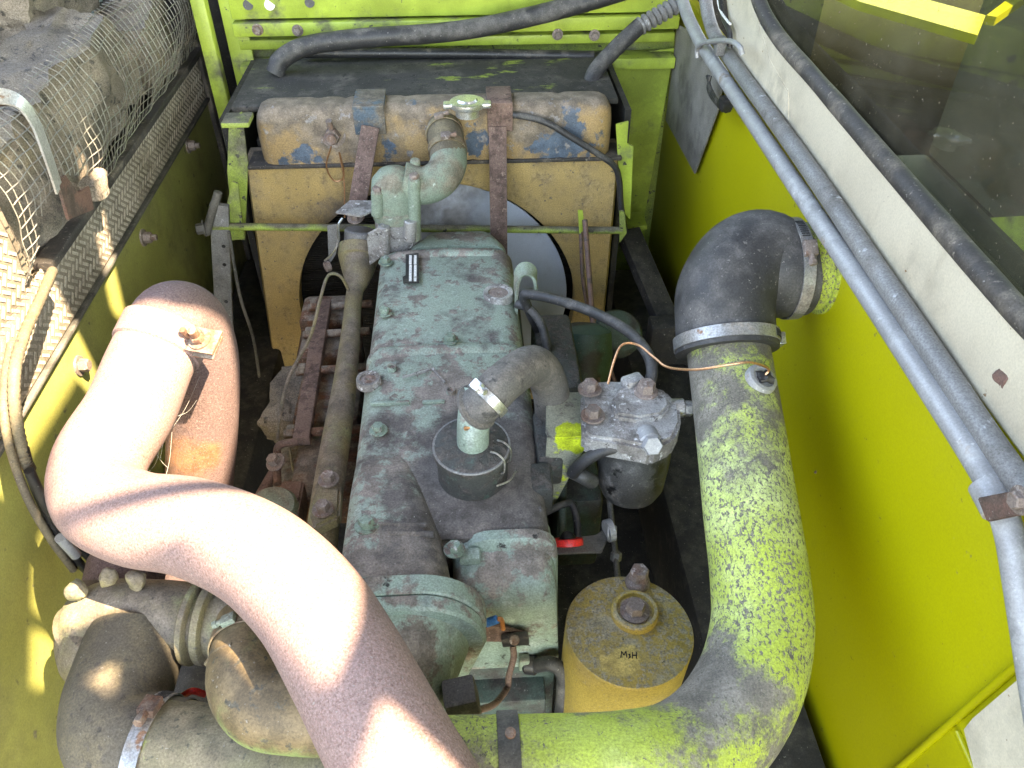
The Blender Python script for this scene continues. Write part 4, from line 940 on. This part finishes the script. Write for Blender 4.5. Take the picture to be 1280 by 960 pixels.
# fuel filter
ff = thing('fuel_filter', 'grey aluminium fuel filter head over an oily round canister', 'fuel filter', at(790, 560, z=-.06))
zf = .055
bm = nb(); head = [(726, 492), (741, 476), (760, 474), (800, 476), (832, 486), (850, 505), (852, 528), (842, 548), (815, 560), (775, 552), (738, 547), (728, 540)]
prism(bm, [at(*p, z=zf) for p in head], .036, (0, 0, -1), .005); obj('head', bm, M['alu'], ff)
bm = nb(); prism(bm, [at(*p, z=zf + .010) for p in ((764, 500), (774, 482), (812, 482), (834, 492), (838, 506), (826, 518), (800, 522), (770, 518))], .014, (0, 0, -1), .004); obj('raised_web', bm, M['alu'], ff)
for p, r_, h_ in (((737, 487), .0105, .012), ((741, 520), .0105, .012)):
    bm = nb(); hexbolt(bm, at(*p, z=zf + .004), (0, 0, 1), r_, h_); obj('bolt', bm, M['bolt'], ff)
p = at(806, 497, z=zf); bm = nb(); lathe(bm, p, (0, 0, 1), [(.016, 0), (.0165, .012), (.013, .014)], 24); hexbolt(bm, p + V((0, 0, .013)), (0, 0, 1), .0125, .014, False); obj('union_bolt', bm, M['bolt'], ff)
bm = nb(); box(bm, p + V((-.014, .022, .010)), (.03, .02, .016), Matrix.Rotation(.4, 3, 'Z'), .004); obj('elbow_union', bm, M['alu'], ff)
p = at(846, 510, z=zf - .012); bm = nb(); cyl(bm, p - V((.012, 0, 0)), p + V((.010, 0, 0)), .013, 18, .002); hexbolt(bm, p + V((.008, -.001, 0)), (1, -.1, 0), .011, .013, False); obj('side_plug', bm, M['zinc'], ff)
p = at(806, 550, z=zf - .006); bm = nb(); cyl(bm, p + V((.004, .016, -.004)), p + V((.006, -.008, .0)), .0155, 20, .002); hexbolt(bm, p + V((.006, -.008, 0)), (.05, -.75, .5), .0135, .014, False); obj('banjo_bolt', bm, M['galv'], ff)
ca, cb_ = at(800, 520, z=.03), at(788, 604, z=-.06)
cb_ = ca + V((-.006, -.02, -.135))
bm = nb(); lathe(bm, ca, cb_ - ca, [(.050, 0), (.050, .075), (.0475, .115), (.040, .132), (.022, .138), (.001, .139)], 36); obj('bowl', bm, M['canister'], ff)
bk = thing('filter_bracket', 'grey-green folded bracket with lime paint holding the fuel filter', 'bracket', at(705, 550, z=-.02))
bm = nb(); prism(bm, [at(*p, z=.035) for p in ((683, 494), (696, 489), (735, 489), (738, 546), (690, 548), (682, 540))], .006, (0, 0, -1), .002)
q0, q1 = at(684, 546, z=.033), at(735, 546, z=.033)
prism(bm, [q0, q1, at(735, 552, z=.026) + V((0, -.002, 0)), V((q0.x + .012, q0.y - .006, -.105)), V((q0.x - .004, q0.y - .006, -.105))], .004, (0, 1, 0), .001)
obj('plate', bm, mat('dusty_bracket_paint', (.23, .235, .18), .7, layers=[L_((.42, .5, .03), 12, .56, .60, pos=[(at(712, 545, z=.03), .035, .22), (at(686, 500, z=.03), .02, .15)], rough=.5), L_((.14, .13, .11), 60, .56, .64)], bump=.4), bk)
h = thing('fuel_hose', 'black hose curving under the fuel filter head to its banjo bolt', 'hose', at(740, 575, z=0))
bm = nb(); tube(bm, spline([at(806, 550, z=.045), at(780, 556, z=.04), at(752, 564, z=.03), at(728, 578, z=.01), at(716, 592, z=-.02)], 8), .0085, 14); obj('hose_body', bm, M['hose'], h)
bm = nb(); tube(bm, spline([at(714, 588, z=-.03), at(728, 595, z=-.03), at(740, 602, z=-.05)], 5), .011, 14); obj('union', bm, M['canister'], h)
cable('fuel_hose', 'black rubber hose arching from the lifting eye to the fuel filter top', 'hose', [at(676, 420, z=-.08), at(660, 385, z=.0), at(655, 369, z=.03), at(668, 369, z=.035), at(700, 376, z=.045), at(745, 392, z=.06), at(786, 415, z=.075), at(808, 440, z=.08), at(815, 462, z=.075), at(812, 480, z=.06)], .0082, 'hose', seg=14)
cable('fuel_hose', 'thin black hose dropping past the fan behind the breather hose', 'hose', [at(646, 380, z=.0), at(662, 386, z=-.0), at(676, 405, z=-.02), at(683, 430, z=-.05), at(686, 470, z=-.1)], .0075, 'hose', seg=12)
# water pump and dark bits behind
bm = nb(); lathe(bm, at(728, 470, z=-.22), V((.05, .4, .8)), [(.05, -.1), (.055, .05), (.050, .09), (.03, .10)], 28); one('water_pump', 'dark green pump casting between fan and fuel filter', 'pump', bm, M['dark_green'])
bm = nb(); lathe(bm, at(770, 420, z=-.25), V((.05, -.5, .8)), [(.05, 0), (.052, .02), (.045, .03), (.02, .034)], 28); one('pulley', 'dim dark pulley behind the brown rods', 'pulley', bm, M['block'])
bm = nb(); box(bm, at(690, 445, z=-.12), (.07, .10, .12), bev=.012); box(bm, at(700, 500, z=-.14), (.06, .12, .16), bev=.012); one('pump_drive', 'black oily pump drive housing beside the breather hose', 'housing', bm, M['oily'])
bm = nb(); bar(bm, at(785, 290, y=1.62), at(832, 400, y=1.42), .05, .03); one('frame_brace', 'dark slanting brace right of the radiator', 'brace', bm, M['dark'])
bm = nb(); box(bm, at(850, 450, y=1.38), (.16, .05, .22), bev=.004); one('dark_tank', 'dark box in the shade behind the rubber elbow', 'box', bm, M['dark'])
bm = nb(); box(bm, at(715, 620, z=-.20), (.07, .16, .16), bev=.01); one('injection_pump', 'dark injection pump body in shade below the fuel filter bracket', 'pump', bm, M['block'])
g2 = 'thin injector lines below the fuel filter'
cable('injector_line', 'dark thin line nearest the engine below fuel filter bracket', 'pipe', [at(703, 680, z=-.12), at(703, 640, z=-.10), at(704, 605, z=-.09), at(709, 590, z=-.09)], .0055, 'block', group=g2)
cable('injector_line', 'dark thin line arching over beside the injection pump', 'pipe', [at(722, 690, z=-.12), at(721, 650, z=-.10), at(714, 630, z=-.09), at(700, 632, z=-.085), at(676, 643, z=-.08)], .0055, 'hose', group=g2)
lv = thing('stop_lever', 'dark flat lever with bright red ring in the shade beside engine', 'lever', at(720, 680, z=-.10))
bm = nb(); prism(bm, [at(688, 674, z=-.11), at(745, 668, z=-.11), at(756, 660, z=-.11), at(762, 668, z=-.11), at(752, 690, z=-.11), at(690, 692, z=-.11)], .004, (0, 0, -1), .001); obj('plate', bm, M['greybeam'], lv)
pc = at(710, 679, z=-.085)
bm = nb(); lathe(bm, pc - V((0, 0, .006)), V((0, .72, .69)), [(.018, 0), (.021, .001), (.0215, .006), (.0205, .010), (.012, .0105), (.011, .004)], 32); obj('ring', bm, M['red'], lv)
bm = nb(); lathe(bm, pc - V((0, 0, .002)), V((0, .72, .69)), [(.012, 0), (.011, .009), (.006, .016), (.001, .018)], 20); obj('knob', bm, M['black'], lv)
bm = nb(); hexbolt(bm, at(760, 664, z=-.1), (1, -.2, .1), .009, .01); cyl(bm, at(758, 664, z=-.1), at(765, 662, z=-.1), .016, 18); obj('pivot', bm, M['galv'], lv)
lr = thing('control_rod', 'thin vertical control rod with a nut above the yellow filter', 'rod', at(768, 700, z=-.15))
bm = nb(); tube(bm, [at(760, 610, z=-.10), at(768, 680, z=-.13), at(773, 730, z=-.16)], .0042, 10); obj('rod_body', bm, M['greybeam'], lr)
bm = nb(); hexbolt(bm, at(769.5, 700, z=-.146), (.1, .4, .8), .008, .012, False); obj('nut', bm, M['galv_dark'], lr)

bm = nb(); box(bm, (.405, .95, -.56), (.13, 1.6, .40), bev=.01); box(bm, (.22, 1.0, -.66), (.30, 1.3, .16), bev=.01); one('shade_box_pair', 'added dark boxes for the deep shade beside the lime pipe', 'rail', bm, M['dark'])  # dark boxes added to blacken the space beside the pipe

# yellow oil filter
of = thing('oil_filter', 'worn yellow cylindrical oil filter standing inside the pipe bend', 'oil filter', (.176, .539, -.42))
oc = at(787, 786, z=-.10)
bm = nb(); lathe(bm, V((oc.x - .012, oc.y - .004, -.46)), V((.012, .004, .36)), [(.074, 0), (.0765, .15), (.079, .3), (.0795, .352), (.0795, .3575), (.0785, .3595), (.055, .3625), (.030, .3640)], 56); fb = obj('canister', bm, M['filter_yellow'], of, sharp=30)
bp_ = at(793, 766, z=-.094)
bm = nb(); lathe(bm, bp_ - V((0, 0, .003)), V((.03, .01, 1)), [(.0295, 0), (.0295, .009), (.0275, .0115), (.0235, .0115), (.022, .006), (.010, .006)], 40, cap=False); obj('boss', bm, M['filter_yellow'], of)
bm = nb(); lathe(bm, bp_, V((0, 0, 1)), [(.0185, 0), (.0185, .006), (.014, .007)], 28); hexbolt(bm, bp_ + V((0, 0, .006)), (.03, 0, 1), .0125, .013, False); obj('centre_bolt', bm, M['bolt'], of)
p = at(797, 728, z=-.098); bm = nb(); lathe(bm, p, V((.02, .05, 1)), [(.0165, 0), (.0145, .007), (.0125, .010)], 24); hexbolt(bm, p + V((0, 0, .009)), (.02, .05, 1), .0125, .018, False); obj('vent_plug', bm, M['bolt'], of)
def ink(lines, z, w=.0011):
    bm = nb()
    for ln in lines:
        q = [at(*p, z=z) for p in ln]
        for a, b in zip(q, q[1:]): bar(bm, a, b, w, .0006, bev=0)
    return obj('ink_mark', bm, M['ink'], fb)
zt_ = -.0955
ink([[(776, 822), (777, 814), (780, 819), (782.5, 814), (783.5, 822)], [(785.5, 818.5), (787.5, 817.5), (786.5, 820), (788, 821), (785.5, 823)], [(790.5, 823), (790.5, 815)], [(795.5, 823), (795.5, 815)], [(790.5, 819), (795.5, 819)]], zt_)

# sender bracket on the engine end, wire, rubber block, small hose
sd = thing('terminal_bracket', 'rusty flat bracket with blue connector and washer on the engine end', 'bracket', at(618, 793, y=.54))
yb_ = .548
bm = nb(); prism(bm, [at(*p, y=yb_) for p in ((578, 786), (588, 779), (625, 783), (657, 792), (657, 806), (628, 803), (582, 802))], .004, (0, 1, 0), .001); obj('plate', bm, M['rust_strap'], sd)
bm = nb(); cyl(bm, at(590, 793, y=yb_), at(590, 793, y=yb_ - .006), .0145, 24, .002); hexbolt(bm, at(590, 794, y=yb_ - .006), (0, -1, 0), .0075, .006, False); obj('bolt', bm, M['bolt_green'], sd)
bm = nb(); box(bm, at(644, 799, y=yb_ - .006), (.034, .010, .018), Matrix.Rotation(-.1, 3, 'Y'), .002); tm = obj('terminal', bm, M['black'], sd)
bm = nb(); cyl(bm, at(643, 800, y=yb_ - .009), at(643, 800, y=yb_ - .014), .0065, 16, .001); obj('screw', bm, M['bolt'], tm)
bm = nb(); cyl(bm, at(607, 779, y=.535), at(622, 774, y=.535), .0055, 14, .001); obj('connector', bm, M['bluec'], sd)
bm = nb(); tube(bm, spline([at(622, 774, y=.535), at(627, 775, y=.535), at(629, 786, y=.54)], 5), .003, 8); obj('connector_wire', bm, M['orange'], sd)
cable('terminal_wire', 'stiff rusty wire from bracket terminal down to the rubber block', 'wire', [at(641, 806, y=.54), at(642, 822, y=.535), at(636, 845, y=.525), at(634, 860, y=.52), at(618, 880, y=.48), at(598, 888, y=.44)], .0042, 'rust_strap')
bm = nb(); c = at(577, 874, y=.435); rb_ = Matrix.Rotation(.12, 3, 'Z') @ Matrix.Rotation(-.12, 3, 'Y'); box(bm, c, (.036, .034, .040), rb_, .004); one('rubber_block', 'dusty grey faceted rubber block beside the sage housing front', 'block', bm, M['grey_block'])
h = thing('drain_hose', 'short black hose bending down between engine end and yellow filter', 'hose', at(695, 845, y=.52))
bm = nb(); tube(bm, spline([at(668, 832, y=.545), at(690, 830, y=.535), at(703, 842, y=.53), at(704, 865, y=.525), at(700, 910, y=.52)], 7), .0095, 14); obj('hose_body', bm, M['hose'], h)
bm = nb(); cyl(bm, at(655, 830, y=.55), at(672, 832, y=.545), .013, 16, .003); cyl(bm, at(686, 822, y=.545), at(686, 836, y=.535), .010, 14, .002); obj('union', bm, M['black'], h)
bm = nb(); box(bm, at(655, 828, y=.548), (.014, .012, .024), bev=.002); obj('lug', bm, M['sage_dull'], eng)

# ================================================================== EXHAUST, TURBO, ELBOWS
ex = thing('exhaust_pipe', 'thick rusty exhaust pipe snaking across the front left in sun', 'exhaust pipe', at(250, 650, d=.9))
fp = spline([at(204, 420, d=1.02), at(186, 458, d=1.0), at(162, 515, d=.965), at(126, 575, d=.93), at(125, 622, d=.90), at(170, 648, d=.87), at(240, 659, d=.835), at(318, 692, d=.79), at(382, 750, d=.745), at(430, 825, d=.70), at(485, 928, d=.655), at(548, 1040, d=.62), at(620, 1170, d=.59)], 9)
bm = nb(); tube(bm, fp, .0515, 48); obj('front_pipe', bm, M['exhaust'], ex, sharp=60)
up = spline([at(236, 720, d=1.33), at(246, 640, d=1.27), at(252, 560, d=1.2), at(254, 490, d=1.145), at(250, 440, d=1.105), at(236, 405, d=1.07), at(217, 400, d=1.04), at(203, 422, d=1.02), at(195, 440, d=1.01)], 9)
bm = nb(); tube(bm, up, .0500, 48); obj('return_bend', bm, M['exhaust_orange'], ex, sharp=60)
dcl = (fp[4] - fp[0]).normalized()
bm = nb(); lathe(bm, fp[0] - dcl * .012, dcl, [(.052, 0), (.0545, .001), (.0545, .034), (.052, .036)], 44, cap=False); ec = obj('clamp_band', bm, M['exhaust'], ex)
pe = at(243, 432, d=.985)
sd_ = dcl.cross(V((0, 0, 1))).normalized()
if sd_.x < 0: sd_ = -sd_
upv = sd_.cross(dcl); upv = upv if upv.z > 0 else -upv
rotc = Matrix((sd_, dcl, upv)).transposed()
ce = fp[0] + dcl * .006 + upv * .018
bm = nb(); box(bm, ce + sd_ * .066, (.044, .034, .004), rotc, .001); box(bm, ce + sd_ * .064 - upv * .014, (.036, .034, .004), rotc, .001); obj('clamp_lug', bm, M['rust'], ec)
bm = nb(); cyl(bm, ce + sd_ * .064 - upv * .03, ce + sd_ * .064 + upv * .024, .0055, 12); hexbolt(bm, ce + sd_ * .064 + upv * .002, upv, .0095, .009); cyl(bm, ce + sd_ * .050 + upv * .002 + dcl * .0, ce + sd_ * .050 + upv * .022, .004, 8); obj('clamp_bolt', bm, M['rust'], ec)

tb = thing('turbocharger', 'dirt coated tan turbocharger casting under the exhaust pipe at lower left', 'turbocharger', at(170, 780, d=.98))
bm = nb(); pts = spline([at(102, 792, d=.985), at(130, 772, d=.98), at(175, 768, d=.975), at(250, 775, d=.965), at(330, 786, d=.96)], 6)
tube(bm, pts, [.040 if i < 3 else .0425 for i in range(len(pts))], 30, rip=.05); obj('body', bm, M['tan_pipe'], tb)
bm = nb(); lathe(bm, at(132, 800, d=.985), V((.5, .25, .8)), [(.02, -.05), (.042, -.045), (.053, -.02), (.055, .0), (.050, .022), (.034, .034), (.016, .038)], 36); rough_up(bm, .003, 30); obj('scroll', bm, M['tan_pipe'], tb)
for px, w_ in ((247, .010), (265, .012)):
    c = at(px, 776, d=.963); dd = (at(300, 782, d=.962) - at(220, 772, d=.967)).normalized()
    bm = nb(); lathe(bm, c - dd * w_ / 2, dd, [(.049, 0), (.052, .002), (.052, w_ - .002), (.049, w_)], 36); obj('flange', bm, M['tan_pipe'], tb)
for px, py, r_ in ((95, 738, .014), (135, 722, .012), (170, 724, .013), (113, 812, .011)):
    bm = nb(); lump(bm, at(px, py, d=.95), (r_ * 1.7, r_ * 1.7, r_ * 2), amp=.004, sc=60, cuts=7, rnd=1.0); obj('caked_bolt', bm, M['tan_pipe'], tb)
bm = nb(); lathe(bm, at(158, 712, d=1.06), V((.2, 1, .3)), [(.045, -.03), (.05, 0), (.04, .06)], 24); obj('turbine_flange', bm, M['exhaust_orange'], tb)
cable('red_wire', 'small red wire in the shade between the two lower elbows', 'wire', [at(225, 872, d=.95), at(240, 864, d=.94), at(256, 868, d=.95)], .004, 'red')
e1 = thing('intake_elbow', 'dusty black rubber elbow curving from the turbo to lower intake pipe', 'elbow', at(145, 880, d=.87))
p1 = spline([at(172, 800, d=.965), at(158, 838, d=.935), at(146, 880, d=.905), at(150, 918, d=.88), at(178, 936, d=.868), at(222, 944, d=.865)], 8)
bm = nb(); tube(bm, p1, .0580, 40, rip=.012); obj('elbow_body', bm, M['rubber_tan'], e1, sharp=60)
hose_clamp(e1, p1[-6], p1[-1] - p1[-6], .0595, .018, (-.25, .35, .9), 'clamp', 'rust')
e2 = thing('boost_elbow', 'green and brown dirt coated elbow emerging under the exhaust pipe', 'elbow', at(320, 870, d=.84))
p2 = spline([at(318, 780, d=.86), at(314, 812, d=.83), at(310, 850, d=.795), at(330, 880, d=.775), at(370, 888, d=.77), at(440, 892, d=.775)], 8)
bm = nb(); tube(bm, p2, .0400, 36, rip=.01); obj('elbow_body', bm, M['rubber_green'], e2, sharp=60)
hose_clamp(e2, p2[7], p2[9] - p2[5], .0412, .012, (-.2, -.6, .9), 'clamp_dirty', 'sage_dull', False)
bm = nb(); tube(bm, spline([at(258, 830, d=.80), at(272, 814, d=.79), at(290, 806, d=.785)], 4), .0028, 6); obj('band_tail', bm, M['clamp_dirty'], e2)
# cobwebs in the gap between the two limbs of the exhaust
bm = nb()
for a, b in (((250, 470), (212, 540)), ((246, 500), (222, 520)), ((215, 540), (206, 600)), ((190, 560), (210, 585)), ((205, 520), (200, 575)), ((186, 590), (200, 560))):
    a_, b_ = at(*a, d=1.06), at(*b, d=1.07); tube(bm, spline([a_, (a_ + b_) / 2 - V((0, 0, .006)), b_], 4), .00018, 3)
one('cobweb', 'fine pale cobweb threads between the exhaust limbs', 'cobweb', bm, M['web'], kind='stuff')

# ================================================================== ADDED LIGHT BLOCKERS (unseen, shaped to cut the sun into patches)
bm = nb(); box(bm, (-3.6, 1.0, .35), (.2, 9, 2.3)); obj('reflection_blocker', bm, M['dark'], kind='structure')  # unseen dark slab added to darken the window reflections
ZH = 2.6
OFF = SUN * ((ZH - 1.25) / SUN.z)
hd = thing('sun_blocker', 'added unseen grey sheet with gaps cut to place the sun patches', 'sun_blocker', (1.2, 1.2, ZH))
def up_to(p): return V(p) + SUN * ((ZH - p[2]) / SUN.z)
LIT = [(-.10, .30), (.0, .305), (.058, .345), (.066, .60), (.118, .60), (.118, .36), (.125, .30), (.158, .21), (.19, .13), (.215, .15), (.262, .163), (.300, .168), (.425, .03), (.452, .0), (.468, .06), (.475, .115), (.43, .19), (.375, .33), (.345, .48), (.27, .54), (.20, .512), (.125, .525), (.122, .63), (.05, .665), (-.05, .705), (-.10, .71)]  # outline of the wanted sunlit area, cut out of the added sheet
bm = nb()
def loop(pts):
    vs = [bm.verts.new((x + OFF.x, y + OFF.y, ZH)) for x, y in pts]
    for i in range(len(vs)): bm.edges.new((vs[i], vs[(i + 1) % len(vs)]))
loop([(4, -2.2), (4, 5), (-2.0, 5), (-2.0, -2.2)])
loop([tuple(up_to(at(*p, z=.22)) - OFF)[:2] for p in ((1050, -16), (1070, 6), (1226, 60), (1310, 10), (1290, -16))])
loop(LIT); loop([(.258, .078), (.285, .094), (.292, .058)]); loop([(.495, -.012), (.575, -.075), (.485, -.085)]); loop([(-.075, .95), (-.05, .955), (.09, .80), (.07, .775)])
bmesh.ops.triangle_fill(bm, edges=bm.edges[:], use_beauty=True, use_dissolve=False)
r = bmesh.ops.extrude_face_region(bm, geom=bm.faces[:])
bmesh.ops.translate(bm, vec=(0, 0, .004), verts=[g for g in r['geom'] if isinstance(g, bmesh.types.BMVert)])
obj('sheet', bm, M['greybeam'], hd, flat=True)
bm = nb(); cyl(bm, V((.10, .225, 1.25)) + OFF - V((0, 0, .03)), V((.42, .25, 1.25)) + OFF - V((0, 0, .03)), .013, 10); obj('shadow_rod', bm, M['galv'], hd)  # rod added to cast the thin shadow band on the exhaust
